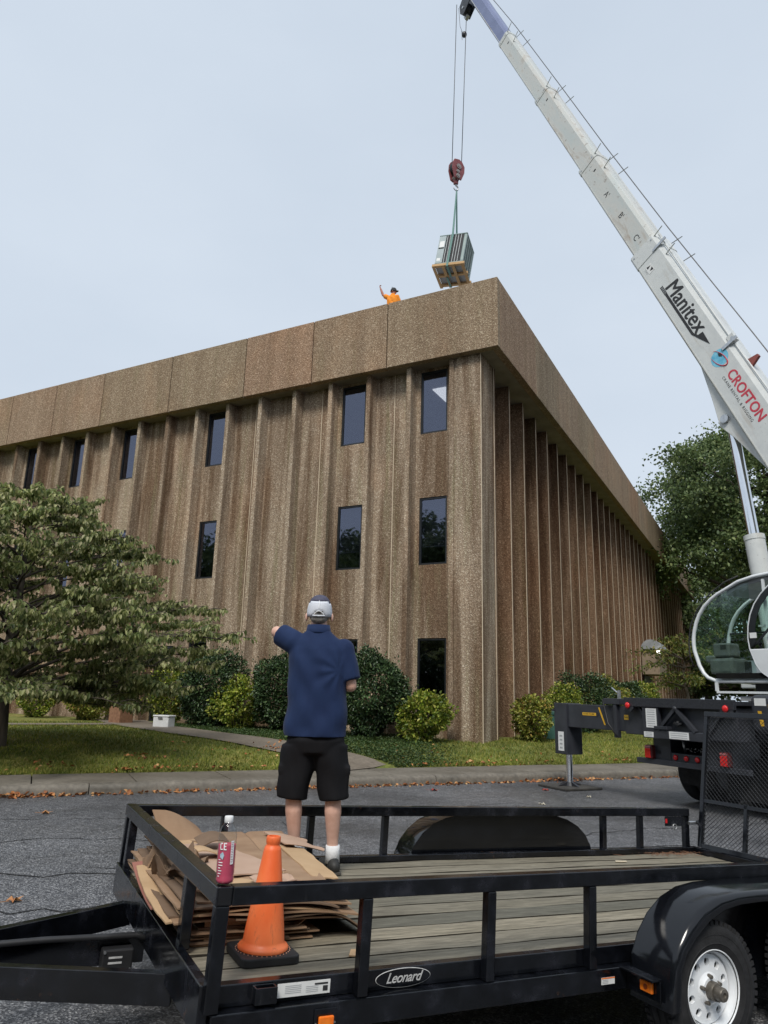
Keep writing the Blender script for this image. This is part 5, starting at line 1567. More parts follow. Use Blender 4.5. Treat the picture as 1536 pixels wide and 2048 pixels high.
# ------------------------------------------------------------------ crane truck
CRN = pm('dark_grey_crane_paint', (.024, .026, .033), (.042, .045, .055), 3, .35, .5, obj=False)
CRN2 = pm('tread_plate_paint', (.020, .022, .028), (.035, .037, .045), 40, .4, bump=.5, bscale=25, obj=False)
def boom_paint():
    t = NT('white_boom_paint')
    p = t.pos(obj=True)
    n = t.noise(t.pos((.35, 1, 3), obj=True), 2.2, 6, .6); n2 = t.noise(t.pos((1, 1, 1), obj=True), 5, 6, .65)
    col = t.ramp(n2, [(.3, (.56, .585, .585)), (.6, (.64, .66, .65))])
    col = t.mix(t.ramp(n, [(.58, 0.0), (.72, .45)]), col, (.42, .36, .29))
    col = t.mix(t.ramp(t.noise(p, 26, 4), [(.66, 0.0), (.72, .6)]), col, (.16, .11, .08))
    t.base(col); t.rough(.35)
    return t.m
BOOM = boom_paint()
def boom_grease():
    t = NT('greased_boom_paint')
    n = t.noise(t.pos((.5, 1, 2.2), obj=True), 1.6, 6, .62, .8); n2 = t.noise(t.pos(obj=True), 9, 5)
    col = t.ramp(n, [(.32, (.50, .54, .53)), (.55, (.56, .56, .53)), (.68, (.42, .37, .31)), (.82, (.28, .22, .17))])
    col = t.mix(t.ramp(n2, [(.62, 0.0), (.70, .6)]), col, (.22, .17, .13))
    t.base(col); t.rough(.4); return t.m
GREASE = boom_grease()
TIPB = pm('slate_blue_boom_tip', (.16, .19, .33), (.20, .235, .39), 2, .4)  # bluer tone for the boom's tip section alone
YEL = pm('safety_yellow', (.65, .36, .02), (.75, .45, .04), 9, .5)
ctu, ctw = V(.9092, .4163, 0), V(-.4163, .9092, 0)
CQ = V(3.557, 14.166, 0)
ct = thing('crane_truck', 'dark grey truck-mounted crane with extended white telescopic boom and swing cab', 'crane', M=frame(CQ, ctu, ctw, (0, 0, 1)))
# local: x forward along the truck, y towards the kerb, z up; outrigger foot at the origin
def cp(g, name, mat=CRN, parent=None, **kw): return g.build(name, mat, parent or ct, **kw)
RX, YL, YR = -.22, -1.80, -3.95
# outrigger
cp(G().bx(-.14, .14, -1.95, .16, 1.09, 1.50), 'outrigger_beam', bevel=.01)
ob = cp(G().bx(-.17, .17, YR + .05, -1.70, 1.06, 1.53), 'outrigger_box', bevel=.012)
cp(G().bx(-.18, .18, -.18, .17, .60, 1.515), 'outrigger_leg', bevel=.012)
cp(G().bx(-.22, .22, .15, .19, 1.36, 1.40), 'leg_bracket', bevel=.005)
cp(G().cyl((0, 0, .08), (0, 0, .62), .062, n=20), 'jack_rod', CHROME, smooth=True, auto=40)
pad = cp(G().bx(-.42, .42, -.40, .40, .004, .045), 'outrigger_pad', pm('pad_rubber', (.035, .033, .03), (.06, .056, .05), 9, .8), bevel=.01)
g = G()
for s in (-1, 1): g.prism([(0, .14), (.26 * s, .052), (0, .052)], -.02, .02); g.add([(-.02, 0, .14), (.02, 0, .14), (.02, .26 * s, .052), (-.02, .26 * s, .052), (-.02, 0, .052), (.02, 0, .052)], [(0, 1, 2, 3), (0, 3, 4), (1, 5, 2), (3, 2, 5, 4), (0, 4, 5, 1)])
g.cyl((0, 0, .046), (0, 0, .11), .10, .075, 16); g.build('foot', CRN, pad)
G().bx(-.145, -.142, -.98, -.60, 1.315, 1.365).build('warning_sign', YEL, ob)
text_mesh('warning_lettering', 'EXTEND TO HERE', INK, ob, frame((-.1455, -.77, 1.34), (0, -1, 0), (0, 0, 1), (-1, 0, 0)), .036, .0006)
g = G(); g.add([(-.1475, -.965, 1.39), (-.1475, -.965, 1.29), (-.1475, -1.04, 1.34)], [(0, 1, 2)]); g.build('warning_arrow', INK, ob)
g = G(); g.add([(-.1455, -1.02, 1.46), (-.1455, -1.06, 1.46), (-.1455, -1.20, 1.17), (-.1455, -1.16, 1.17)], [(0, 1, 2, 3)]); g.build('yellow_stripe', YEL, ob)
G().bx(-.173, -.1705, -1.78, -1.68, 1.28, 1.36).build('warning_sign', YEL, ob); text_mesh('warning_lettering', 'DANGER', INK, ob, frame((-.1745, -1.73, 1.32), (0, -1, 0), (0, 0, 1), (-1, 0, 0)), .022, .0004)
cp(G().bx(-.20, .20, -1.60, -1.22, 1.52, 1.62).bx(-.19, -.10, -1.52, -1.44, .98, 1.52), 'slide_block', bevel=.01)
g = G().tube([(-.19, -1.2, 1.60), (-.2, -1.32, 1.2), (-.19, -1.52, 1.0)], .015, 8); g.build('hose', MATS['cable_sleeve'], ct, smooth=True)
vl = cp(G().cyl((-.02, -1.42, 1.62), (-.02, -1.42, 1.76), .03, n=10).tube([(-.02, -1.38, 1.72), (-.02, -1.25, 1.80)], .012, 6), 'valve', STEEL)
G().bx(-.186, -.182, -.10, .06, .66, 1.0).build('decal', DECAL, ct)
for k in range(4): G().bx(-.188, -.1865, -.06, .02, .70 + k * .07, .73 + k * .07).build('print_block', MATS['grey_print'], ct)
# deck and rear frame
dk = cp(G().bx(RX, 7.6, YR, YL, 1.56, 1.62), 'deck', CRN2, bevel=.006)
rl = cp(G().bx(RX - .06, RX, YR, YL, 1.50, 1.64).prism([(0, 0), (0, 0), (0, 0)], 0, 0) if False else G().bx(RX - .06, RX, YR, YL, 1.50, 1.64), 'rear_rail', CRN2, bevel=.006)
for y in (YL - .10, YR + .13):
    s = 1 if y > -2.5 else -1
    g = G(); g.add([(RX - .055, y - .11, 1.50), (RX - .055, y + .11, 1.50), (RX - .055, y + .11, 1.44), (RX - .055, y - .05 * s, 1.42), (RX - .055, y - .11, 1.47), (RX - .03, y - .11, 1.50), (RX - .03, y + .11, 1.50), (RX - .03, y + .11, 1.44), (RX - .03, y - .05 * s, 1.42), (RX - .03, y - .11, 1.47)], [(0, 1, 2, 3, 4), (9, 8, 7, 6, 5), (0, 5, 6, 1), (1, 6, 7, 2), (2, 7, 8, 3), (3, 8, 9, 4), (4, 9, 5, 0)])
    q = cp(g, 'lamp_bracket')
    m = G(); ball(m, (RX - .075, y, 1.515), (.028, .05, .05)); m.build('marker_lamp', REDL, q, smooth=True)
cp(G().bx(.10, .20, YR + .1, YL - .05, 1.06, 1.54), 'rear_plate', bevel=.006)
# braces
g = G()
for y0, y1 in ((-2.05, -2.35), (-2.14, -2.44), (-3.72, -3.42)): G().beam((-.20, y0, 1.50), (-.20, y1, 1.14), .04, .025, (1, 0, 0)).build('brace', CRN, ct)
g = G(); ap = V(-.25, -2.88, 1.49)
for y1 in (-2.52, -3.24): g.beam(tuple(ap), (-.25, y1, 1.16), .05, .06, (1, 0, 0))
ball(g, tuple(ap), .05); g.build('tow_frame', CRN, ct)
cp(G().bx(-.27, .05, YR + .55, -2.42, 1.03, 1.16), 'tow_beam', bevel=.01)
cp(G().bx(-.29, -.18, -2.72, -2.45, 1.17, 1.22), 'hitch_plate', bevel=.006)
g = G().tube([(-.21, -2.80, 1.28), (-.23, -2.88, 1.25), (-.21, -2.96, 1.28)], .022, 8); ball(g, (-.22, -2.88, 1.28), .035); g.build('pintle', INK, ct, smooth=True)
# rear cross frame with window and lamps
cp(G().bx(-.02, .55, -2.50, -2.14, .64, 1.05).bx(-.02, .55, YR + .30, -3.16, .64, 1.05).bx(-.02, .55, -3.16, -2.50, .64, .82).bx(.42, .5, -3.16, -2.50, .82, 1.05), 'rear_frame', bevel=.012)
G().bx(.40, .415, -3.14, -2.52, .83, 1.05).build('frame_void', DARK, ct)
cp(G().tube([(.12, -2.66, .84), (.10, -2.64, 1.04)], .022, 8), 'air_pipe', STEEL, smooth=True)
g = G(); rd = random.Random(8)
for i in range(26): y = rd.uniform(-3.12, -2.72); ball(g, (.05 + rd.uniform(0, .2), y, .85 + rd.random() * .06), .010, 6, 5)
g.build('valve_fitting', SILV, ct, smooth=True)
for y in (-2.60, -2.81, -3.02):
    m = G(); ball(m, (-.03, y, .755), (.03, .042, .042)); m.build('marker_lamp', REDL, ct, smooth=True)
for y in (-2.10, -3.56):
    tl_ = cp(G().bx(-.10, .02, y - .075, y + .075, .70, .91), 'tail_lamp', pm('lamp_housing', (.08, .012, .012), (.14, .02, .02), 9, .3), bevel=.02)
    G().bx(-.112, -.102, y - .06, y + .06, .715, .86).build('stop_lens', REDL, tl_, bevel=.01)
    G().bx(-.112, -.102, y - .06, y + .06, .865, .895).build('reverse_lens', pm('pale_lens', (.35, .12, .12), None, 9, .2), tl_, bevel=.01)
    cp(G().bx(-.02, .04, min(y, y - .2 if y > -3 else y + .2), max(y, y - .2 if y > -3 else y + .2), .78, .84), 'lamp_arm')
cp(G().bx(-.06, .02, YR + .02, -1.80, .62, .70), 'bumper', bevel=.008)
for y0, y1, z0, z1, nl in ((-2.50, -2.28, 1.19, 1.48, 8), (-2.42, -2.22, 1.045, 1.125, 3), (-3.12, -2.74, 1.045, 1.15, 3)):
    pl_ = G().bx(-.2765, -.2735, y0, y1, z0, z1).build('data_plate', DECAL, ct)
    for k in range(nl):
        z = z0 + (z1 - z0) * (k + .6) / (nl + .4); G().bx(-.2785, -.2770, y0 + .03, y1 - .03, z, z + (z1 - z0) / nl * .28).build('print_line', MATS['grey_print'], pl_)
cp(G().bx(-.272, -.20, -2.53, -2.20, 1.03, 1.49), 'plate_backing', bevel=.004)
# right-hand hose cover beside the deck
cp(G().bx(-.10, .35, YR - .95, YR - .10, 1.20, 1.72), 'control_box', bevel=.09, seg=4)
G().bx(-.104, -.101, YR - .38, YR - .20, 1.57, 1.67).build('decal', DECAL, ct); G().bx(-.104, -.101, YR - .52, YR - .41, 1.54, 1.59).build('decal', YEL, ct)
g = G(); g.add([(-.104, YR - .24, 1.50), (-.104, YR - .30, 1.50), (-.104, YR - .33, 1.30), (-.104, YR - .27, 1.30)], [(0, 1, 2, 3)]); g.build('yellow_stripe', YEL, ct)
# chassis and wheels
for y in (-2.45, -3.30): cp(G().bx(.3, 9.0, y - .06, y + .06, .80, 1.10), 'chassis_rail', bevel=.008)
cp(G().bx(.5, 7.6, YR + .1, YL - .1, 1.10, 1.555), 'body_frame', bevel=.01)
def truck_wheel(x, y):
    Mx = Matrix.Translation(V(x, y, .52)) @ Matrix.Rotation(R(90), 4, 'X')
    o = G().lathe([(.29, -.13), (.40, -.145), (.48, -.14), (.515, -.11), (.52, -.06), (.52, .06), (.515, .11), (.48, .14), (.40, .145), (.29, .13)], 36, Mx, True).build('wheel', RUBBER, ct, smooth=True)
    G().lathe([(.29, .12), (.27, .05), (.20, .02), (.16, .08), (.001, .09)], 28, Mx).build('rim', RIMW, o, smooth=True)
    G().lathe([(.29, -.12), (.27, -.05), (.20, -.02), (.16, -.08), (.001, -.09)], 28, Mx).build('rim', RIMW, o, smooth=True)
for x in (1.15, 2.45):
    for y in (-2.10, -2.42, -3.33, -3.65): truck_wheel(x, y)
for y in (-2.60 + .03, -3.50):
    cp(G().bx(.42, .46, y - .36, y + .36, .22, .82) if y < -3 else G().add([(.42, y + .0 - .34, .30), (.42, y + .28, .34), (.42, y + .34, .44), (.42, y + .34, .82), (.42, y - .34, .82), (.44, y - .34, .30), (.44, y + .28, .34), (.44, y + .34, .44), (.44, y + .34, .82), (.44, y - .34, .82)], [(0, 1, 2, 3, 4), (9, 8, 7, 6, 5), (0, 5, 6, 1), (1, 6, 7, 2), (2, 7, 8, 3), (3, 8, 9, 4), (4, 9, 5, 0)]), 'mud_flap', RUBBER)

# ---- superstructure in boom axes (world)
e_ = V(-.2186, .3610, .9066).normalized(); l_ = V(-.8554, -.5180, 0).normalized(); n_ = e_.cross(l_).normalized()
BB = V(8.38, 12.312, 3.065)
f_ = V(-.518, .8554, 0)
MI = ct.matrix_world.inverted() if False else frame(CQ, ctu, ctw, (0, 0, 1)).inverted()
BM = MI @ frame(BB, e_, l_, n_)                 # boom space -> truck space
def bp(g, name, mat=BOOM, parent=None, **kw):
    o = g.build(name, mat, None, **kw)
    if parent is None: o.parent = ct; o.matrix_local = BM
    else: o.parent = parent
    return o
secs = [(-.6, 10.0, -.06, .74, .31, BOOM), (9.0, 13.92, .03, .70, .275, GREASE), (13.0, 17.95, .075, .665, .24, GREASE), (17.0, 21.98, .11, .63, .21, GREASE), (21.0, 26.25, .145, .60, .18, TIPB)]
bsec = []
for i, (x0, x1, z0, z1, hw, m) in enumerate(secs):
    c = .10                                      # chamfered box section
    poly = [(-hw + .05, z0), (hw - .05, z0), (hw, z0 + .05), (hw, z1 - c), (hw - .04, z1 - .02), (hw - .09, z1), (-hw + .09, z1), (-hw + .04, z1 - .02), (-hw, z1 - c), (-hw, z0 + .05)]
    g = G(); n = len(poly)
    g.add([(x0, y, z) for y, z in poly] + [(x1, y, z) for y, z in poly], [tuple(range(n)), tuple(range(2 * n - 1, n - 1, -1))] + [(k, k + n, (k + 1) % n + n, (k + 1) % n) for k in range(n)])
    o = bp(g, 'boom_section', m); bsec.append(o)
    if i < 4:                                    # wear collar at the section's mouth
        k = .012
        cg = G(); P2 = [(y * (1 + k / hw * 1.0), (z - (z0 + z1) / 2) * 1.03 + (z0 + z1) / 2) for y, z in poly]
        xx0 = x1 - (.42 if i == 0 else .16)
        cg.add([(xx0, y, z) for y, z in P2] + [(x1 + .012, y, z) for y, z in P2], [tuple(range(n)), tuple(range(2 * n - 1, n - 1, -1))] + [(q, q + n, (q + 1) % n + n, (q + 1) % n) for q in range(n)])
        bp(cg, 'collar', BOOM if i == 0 else GREASE, o)
        for xr in (x1 - .05, x1 - .75):          # rope guides standing off the top
            for s_ in (-1, 1): bp(G().cyl((xr, s_ * (hw - .02), z1 - .05), (xr - .05, s_ * (hw + .06), z1 + .26), .012, n=6), 'rope_guide', STEEL, o)
        for zb in (z0 + .10, z1 - .14):
            bp(G().cyl((x1 - .08, hw + .01, zb), (x1 - .08, hw + .022, zb), .022, n=8), 'bolt', STEEL, o)
    if i in (1, 2, 3):
        bp(G().bx(x1 - .55, x1 - .50, hw + .001, hw + .003, (z0 + z1) / 2 + .02, (z0 + z1) / 2 + .10), 'slot', INK, o)
    # weld edge along the lower chine
    bp(G().beam((x0, hw + .002, z0 + .055), (x1, hw + .002, z0 + .055), .012, .02), 'chine', GREASE, o)
b0 = bsec[0]
def btxt(name, s, x, z, size, mat, sx=1.0, hw=.311, **kw):
    return text_mesh(name, s, mat, b0, frame((x, hw, z), (-1, 0, 0), (0, 0, 1), (0, 1, 0)), size, .0015, xscale=sx, **kw)
btxt('lettering', 'Manitex', 7.70, .40, .50, INK, 1.0, shear=.18, fat=.012, space=1.02)
g = G(); hz = .3125
for k in range(3): g.bx(8.35, 8.62, hz, hz + .002, .215 - k * .028, .232 - k * .028)
g.bx(6.95, 8.36, hz, hz + .002, .165, .225)
g.add([(6.95, hz + .003, .225), (6.95, hz + .003, .165), (6.80, hz + .003, .235), (6.80, hz + .003, .29)], [(0, 1, 2, 3)])
g.add([(6.84, hz + .004, .21), (6.80, hz + .004, .40), (6.42, hz + .004, .38)], [(0, 1, 2)]); g.build('underline', INK, b0)
REDP = pm('red_print', (.50, .035, .06), (.58, .06, .09), 9, .4)
btxt('lettering', 'CROFTON', 4.86, .40, .295, REDP, .98, fat=.009)
btxt('lettering', 'CRANE RENTAL & RIGGING', 4.92, .22, .085, INK, 1.0, space=1.25)
gl = G(); n = 32; gl.add([(5.98, hz, .38)] + [(5.98 + .20 * math.cos(2 * math.pi * i / n), hz, .38 + .20 * math.sin(2 * math.pi * i / n)) for i in range(n)], [(0, i + 1, (i + 1) % n + 1) for i in range(n)])
go_ = gl.build('globe_emblem', pm('globe_blue', (.10, .42, .62), (.25, .62, .78), 7, .4), b0)
gs = G(); a_ = [(5.98 + .25 * math.cos(t), .36 + .11 * math.sin(t) - .10 * math.cos(t) * .6) for t in np.linspace(.4, 5.2, 26)]
gs.tube([(x, hz + .004, z) for x, z in a_], [.003 + .010 * math.sin(math.pi * i / 25) for i in range(26)], 6); gs.build('globe_swoosh', REDP, go_)
gm = G(); gm.add([(6.10, hz + .003, .40), (6.02, hz + .003, .47), (5.96, hz + .003, .43), (6.02, hz + .003, .38)], [(0, 1, 2, 3)]); gm.build('globe_mark', INK, go_)
dl = G().bx(9.18, 9.42, hz, hz + .002, .13, .30).build('maker_plate', DECAL, b0)
G().add([(9.20, hz + .004, .28), (9.30, hz + .004, .28), (9.25, hz + .004, .18)], [(0, 1, 2)]).build('maker_mark', INK, dl); G().add([(9.32, hz + .004, .16), (9.40, hz + .004, .16), (9.36, hz + .004, .27)], [(0, 1, 2)]).build('maker_mark', INK, dl)
btxt('lettering', 'LOAD', 9.30, .10, .06, MATS['grey_print'])
for s, x in (("A'", 12.35), ("B'", 11.37), ("C'", 10.40)):
    text_mesh('section_letter', s, INK, bsec[1], frame((x, .277, .33), (-1, 0, 0), (0, 0, 1), (0, 1, 0)), .22, .001)
bp(G().cyl((13.66, .24, .42), (13.66, .262, .42), .11, n=20).cyl((13.66, .262, .42), (13.66, .28, .42), .05, n=12), 'latch_disc', GREASE, bsec[2])
# fittings on top of the base section, hoist rope
for x in (6.16, 4.2):
    bp(G().bx(x - .10, x + .10, .20, .30, .70, .86), 'top_lug', BOOM, b0); bp(G().cyl((x, .19, .80), (x, .31, .80), .03, n=12), 'lug_pin', STEEL, b0)
bp(G().prism([(5.62, .74), (5.42, .74), (5.50, .96), (5.56, .96)], .05, .12), 'lifting_eye', pm('brown_red_paint', (.20, .05, .04), None, 5, .5), b0)
bp(G().bx(6.05, 6.12, .312, .34, .52, .90), 'rope_bracket', STEEL, b0); bp(G().bx(9.58, 9.64, .312, .34, .50, .90), 'rope_bracket', STEEL, b0)
bp(G().tube([(.2, .10, 1.25), (6.0, .10, 1.12), (10.0, .10, 1.0), (13.9, .08, .93), (17.9, .06, .90), (21.9, .05, .86), (26.0, .05, .72)], .012, 6), 'hoist_rope', pm('wire_rope', (.06, .06, .062), (.13, .13, .13), 60, .5, metal=.6))
bp(G().tube([(3.0, .26, .80), (6.3, .26, .77), (9.9, .26, .80)], .02, 6), 'boom_pipe', BOOM, b0)
bp(G().prism([(3.2, -.06), (6.35, -.06), (5.35, -.27), (4.75, -.42), (4.35, -.30)], -.20, .20), 'lift_bracket', BOOM, b0, bevel=.01)
bp(G().cyl((4.80, -.26, -.24), (4.80, .26, -.24), .09, n=18), 'lift_pin', STEEL, b0, smooth=True, auto=40)
cb0, cb1 = V(4.80, 0, -.24), V(-.45, 0, -2.10)
dcy = (cb1 - cb0).normalized()
for yy in (.0,):
    rod = bp(G().cyl(cb0 + dcy * .12, cb0 + dcy * 2.9, .105, n=24), 'cylinder_rod', CHROME, smooth=True, auto=40)
    bp(G().cyl(cb0 + dcy * 2.55, cb1, .185, n=24).cyl(cb0 + dcy * 2.50, cb0 + dcy * 2.60, .195, n=24), 'cylinder_barrel', BOOM, smooth=True, auto=40)
bp(G().cyl((4.80, -.16, -.24), (4.80, .16, -.24), .16, n=18), 'rod_eye', CRN, b0)
# boom head
hdm = bp(G().prism([(25.9, .62), (26.5, .55), (26.62, .25), (26.35, -.30), (26.0, -.42), (25.72, -.36), (25.85, .13)], -.17, -.14).prism([(25.9, .62), (26.5, .55), (26.62, .25), (26.35, -.30), (26.0, -.42), (25.72, -.36), (25.85, .13)], .14, .17), 'boom_head', CRN, bevel=.01)
for x, z, r_ in ((26.05, -.20, .22), (26.25, .38, .20)):
    bp(G().cyl((x, -.10, z), (x, .10, z), r_, n=24), 'sheave', INK, hdm, smooth=True, auto=40); bp(G().cyl((x, -.19, z), (x, .19, z), .05, n=12), 'sheave_pin', STEEL, hdm)
bp(G().bx(25.62, 25.80, -.06, .06, -.42, -.25), 'rope_socket', STEEL, hdm)
# turret
Mtur = MI @ frame((7.70, 13.2, 0), f_, l_, (0, 0, 1))
def tp(g, name, mat=BOOM, parent=None, **kw):
    o = g.build(name, mat, None, **kw)
    if parent is None: o.parent = ct; o.matrix_local = Mtur
    else: o.parent = parent
    return o
tp(G().cyl((0, 0, 1.62), (0, 0, 1.85), .75, n=32), 'slew_ring', CRN, smooth=True, auto=40)
tp(G().bx(-1.35, .9, -.75, .75, 1.86, 2.15), 'turret_deck', BOOM, bevel=.02)
tp(G().prism([(-1.3, 2.15), (.9, 2.15), (.2, 2.6), (-.7, 3.25), (-1.25, 3.25)], -.50, -.40).prism([(-1.3, 2.15), (.9, 2.15), (.2, 2.6), (-.7, 3.25), (-1.25, 3.25)], .40, .50), 'turret_cheek', BOOM, bevel=.01)
tp(G().bx(-2.3, -1.36, -.9, .9, 1.9, 2.7), 'counterweight', CRN, bevel=.04)
# ---- swing cab: x forward, y left (door side), origin at the lower front of the door side
CP = MI @ frame((5.16, 12.14, 1.925), f_, l_, (0, 0, .915))
CBW = pm('cab_white_paint', (.66, .69, .71), (.74, .77, .79), 4, .25, obj=False)
GLC = glass_mat('cab_glass', (.86, .94, .91), (.9, .97, 1.0), 1.4)
cabr = bpy.data.objects.new('operator_cab', None); COL.objects.link(cabr); cabr.parent = ct; cabr.matrix_local = CP
cprof = [(-.37, 0), (-.22, .06), (-.146, .136), (-.075, .28), (-.04, .418), (-.008, .53), (0, .644), (-.005, .76), (-.027, .87), (-.075, 1.03), (-.146, 1.175), (-.245, 1.31), (-.372, 1.424), (-.50, 1.505), (-.638, 1.57), (-.878, 1.684), (-1.14, 1.74), (-1.53, 1.77), (-2.0, 1.77), (-2.12, 1.68), (-2.15, 1.5), (-2.15, .1), (-2.08, 0)]
CW = 1.0
def cab(g, name, mat, **kw): return g.build(name, mat, cabr, **kw)
for y in (-.03, -CW + .03):
    loop = cprof + [cprof[0]]
    cab(G().tube([(x, y, z) for x, z in loop], .032, 8, False), 'cab_frame', CBW, smooth=True)
# curved front screen and roof
g = G(); fr_ = cprof[2:15]; k = len(fr_)
g.v += [(x + .004, -.05, z) for x, z in fr_] + [(x + .004, -CW + .05, z) for x, z in fr_]; g.f += [(i, i + 1, i + 1 + k, i + k) for i in range(k - 1)]
cab(g, 'front_glass', GLC, smooth=True)
rfp = cprof[14:19]; g = G()
g.prism([(x, z + .012) for x, z in rfp] + [(x, z - .10) for x, z in reversed(rfp)], -.065, -CW + .065); cab(g, 'cab_roof', pm('cab_roof_grey', (.22, .22, .23), (.3, .3, .31), 5, .5), bevel=.01)
cab(G().bx(-2.1, -.33, -CW + .05, -.05, -.02, .05), 'cab_floor', CBW, bevel=.01)
cab(G().bx(-2.0, -.40, -.02, .03, .045, .135), 'sill_strip', DARK)
cab(G().bx(-2.18, -2.12, -CW + .05, -.05, .05, .75), 'rear_panel', CBW); cab(G().bx(-2.16, -2.15, -CW + .05, -.05, .75, 1.6), 'rear_glass', GLC)
# far side: lower panel, window bars
cab(G().prism([(-.13, .40), (-2.1, .40), (-2.1, .04), (-.34, .04)], -CW + .02, -CW + .05), 'far_panel', CBW)
cab(G().prism([(x - .03 if x > -1 else x, z) for x, z in [(-.08, .42)] + cprof[6:17] + [(-2.1, 1.72), (-2.1, .42)]], -CW + .028, -CW + .032), 'far_glass', GLC)
cab(G().bx(-2.1, -.06, -CW + .02, -CW + .06, .88, .91).bx(-.98, -.94, -CW + .02, -CW + .06, .42, 1.66), 'window_bar', BLK)
# door side: fixed glass, sliding door with black rim
sg_ = [(-.13, .30), (-.075, .45), (-.04, .644), (-.06, .87), (-.17, 1.15), (-.40, 1.38), (-.66, 1.53), (-.90, 1.62), (-1.05, 1.66), (-1.05, .14), (-.30, .14)]
cab(G().prism(sg_, -.022, -.018), 'side_glass', GLC)
dr_ = [(-1.60, 1.66), (-1.42, 1.55), (-1.28, 1.42), (-1.16, 1.26), (-1.08, 1.09), (-1.03, .90), (-1.01, .70), (-1.025, .52), (-1.05, .44), (-1.10, .27), (-1.17, .15), (-1.28, .065), (-1.42, .035), (-2.12, .035), (-2.12, 1.66)]
def scale_poly(p, s, c): return [(c[0] + (x - c[0]) * s, c[1] + (z - c[1]) * s) for x, z in p]
dp = cab(G().prism([(x, z) for x, z in dr_ if z <= .53] + [(-2.12, .52)], .035, .06), 'door', CBW, bevel=.012)
up_ = [p for p in dr_ if p[1] >= .52]; inn = scale_poly(up_, .84, (-1.75, .98)); n = len(up_)
g = G(); g.add([(x, .057, z) for x, z in up_] + [(x, .057, z) for x, z in inn] + [(x, .038, z) for x, z in up_] + [(x, .038, z) for x, z in inn], [(i, (i + 1) % n, n + (i + 1) % n, n + i) for i in range(n)] + [(2 * n + i, 3 * n + i, 3 * n + (i + 1) % n, 2 * n + (i + 1) % n) for i in range(n)] + [(n + i, n + (i + 1) % n, 3 * n + (i + 1) % n, 3 * n + i) for i in range(n)])
g.build('door_rim', BLK, dp); G().prism(inn, .046, .049).build('door_glass', GLC, dp)
G().tube([(x, .048, z) for x, z in dr_[:13]], .014, 8).build('door_edge', CBW, dp, smooth=True)
q = G(); q.lathe([(.001, .0), (.075, 0), (.080, .004), (.001, .006)], 24, frame((-1.40, .062, .24), (0, 0, 1), (-.62, 0, 0), (0, 1, 0))); q.build('door_handle', INK, dp, smooth=True)
G().bx(-1.16, -1.05, .062, .064, .70, .79).build('decal', DECAL, dp)
cab(G().bx(-2.0, -1.1, -CW + .06, -.1, .9, .93).bx(-1.30, -1.26, -.06, -.03, .6, 1.68), 'window_bar', CBW)
# console, seat, controls
CON = pm('console_grey', (.10, .10, .10), (.15, .15, .145), 9, .55)
cab(G().bx(-.56, -.26, -.42, -.14, .42, .66), 'monitor', CON, bevel=.03); G().bx(-.50, -.40, -.139, -.1375, .55, .63).build('screen', INK, cabr)
cab(G().bx(-.62, -.20, -.55, -.10, .12, .40), 'console', CON, bevel=.05); cab(G().bx(-.30, -.12, -.5, -.12, .33, .45), 'dash', CON, bevel=.03)
cab(G().cyl((-.80, -.22, .12), (-.80, -.22, .34), .05, n=14), 'bottle_holder', INK, bevel=.01)
g = G().cyl((-1.0, -.35, .4), (-.95, -.35, .62), .014, n=8); ball(g, (-.95, -.35, .64), .03); cab(g, 'joystick', INK, smooth=True)
cab(G().bx(-1.95, -1.40, -.75, -.25, .35, .48).bx(-2.02, -1.90, -.72, -.28, .48, 1.15), 'seat', pm('seat_black', (.02, .02, .022), None, 20, .8), bevel=.04)
cab(G().tube([(-.878 + .05, -.12, 1.80), (-.60, -.10, 1.72), (-.33, -.08, 1.54), (-.10, -.06, 1.28), (.04, -.04, 1.0), (.09, -.03, .70), (.08, -.02, .45), (.03, -.02, .25)], .012, 6), 'hose_guard', INK, smooth=True)
cab(G().bx(-2.3, -.38, -.02, .02, -.20, -.165).bx(-.40, -.36, -.02, .02, -.165, -.02).bx(-2.3, -.72, -CW + .2, -CW + .24, -.20, -.165), 'platform_rail', CBW)
cab(G().bx(-2.3, -.75, -CW + .15, -.02, -.32, -.245), 'platform', pm('platform_grey', (.25, .26, .27), (.33, .34, .35), 9, .5)); cab(G().bx(-2.3, -.9, -.9, -.2, -.16, -.03), 'underframe', INK)
# operator
OPM = ct.matrix_world
Jo = dict(head=(.0, .06, .79), neck=(0, 0, .63), hip=(0, 0, .06), shL=(-.19, .0, .56), elL=(-.25, .12, .32), wrL=(-.18, .36, .34), fistL=True, shR=(.19, 0, .56), elR=(.25, .12, .32), wrR=(.18, .36, .34), fistR=True,
          hpL=(-.09, .02, .04), knL=(-.12, .42, .06), anL=(-.12, .50, -.28), ftL=(-.13, .64, -.34), hpR=(.09, .02, .04), knR=(.12, .42, .06), anR=(.12, .50, -.28), ftR=(.13, .64, -.34), floorL=-.38, floorR=-.38, slvL=.8, slvR=.8,
          shirt=[(0, 0, .18, .13, .02), (0, 0, .185, .13, .15), (0, 0, .19, .13, .32), (0, 0, .19, .125, .45), (0, 0, .18, .11, .53), (0, 0, .13, .09, .59), (0, 0, .07, .066, .65)])
wp = frame((5.16, 12.14, 1.79), f_, l_, (0, 0, 1)) @ V(-1.62, -.45, .56)
op, Mo = person('person', 'crane operator seated inside the white swing cab', frame(wp, (.855, .518, 0), (-.518, .855, 0), (0, 0, 1)), Jo, GREYC, JEAN, (-.75, .65), True, sk=SKINR)
g = G(); q = G(); ball(q, (0, -.012, .022), (.079, .092, .098), 16, 10); g.add([Mo @ V(*p) for p in q.v], q.f)
remeshed('hair', g, HAIR, op, .008, 2, cuts=[(Mo @ V(0, .055, 0), (Mo.to_3x3() @ V(0, 1, -.3)))])

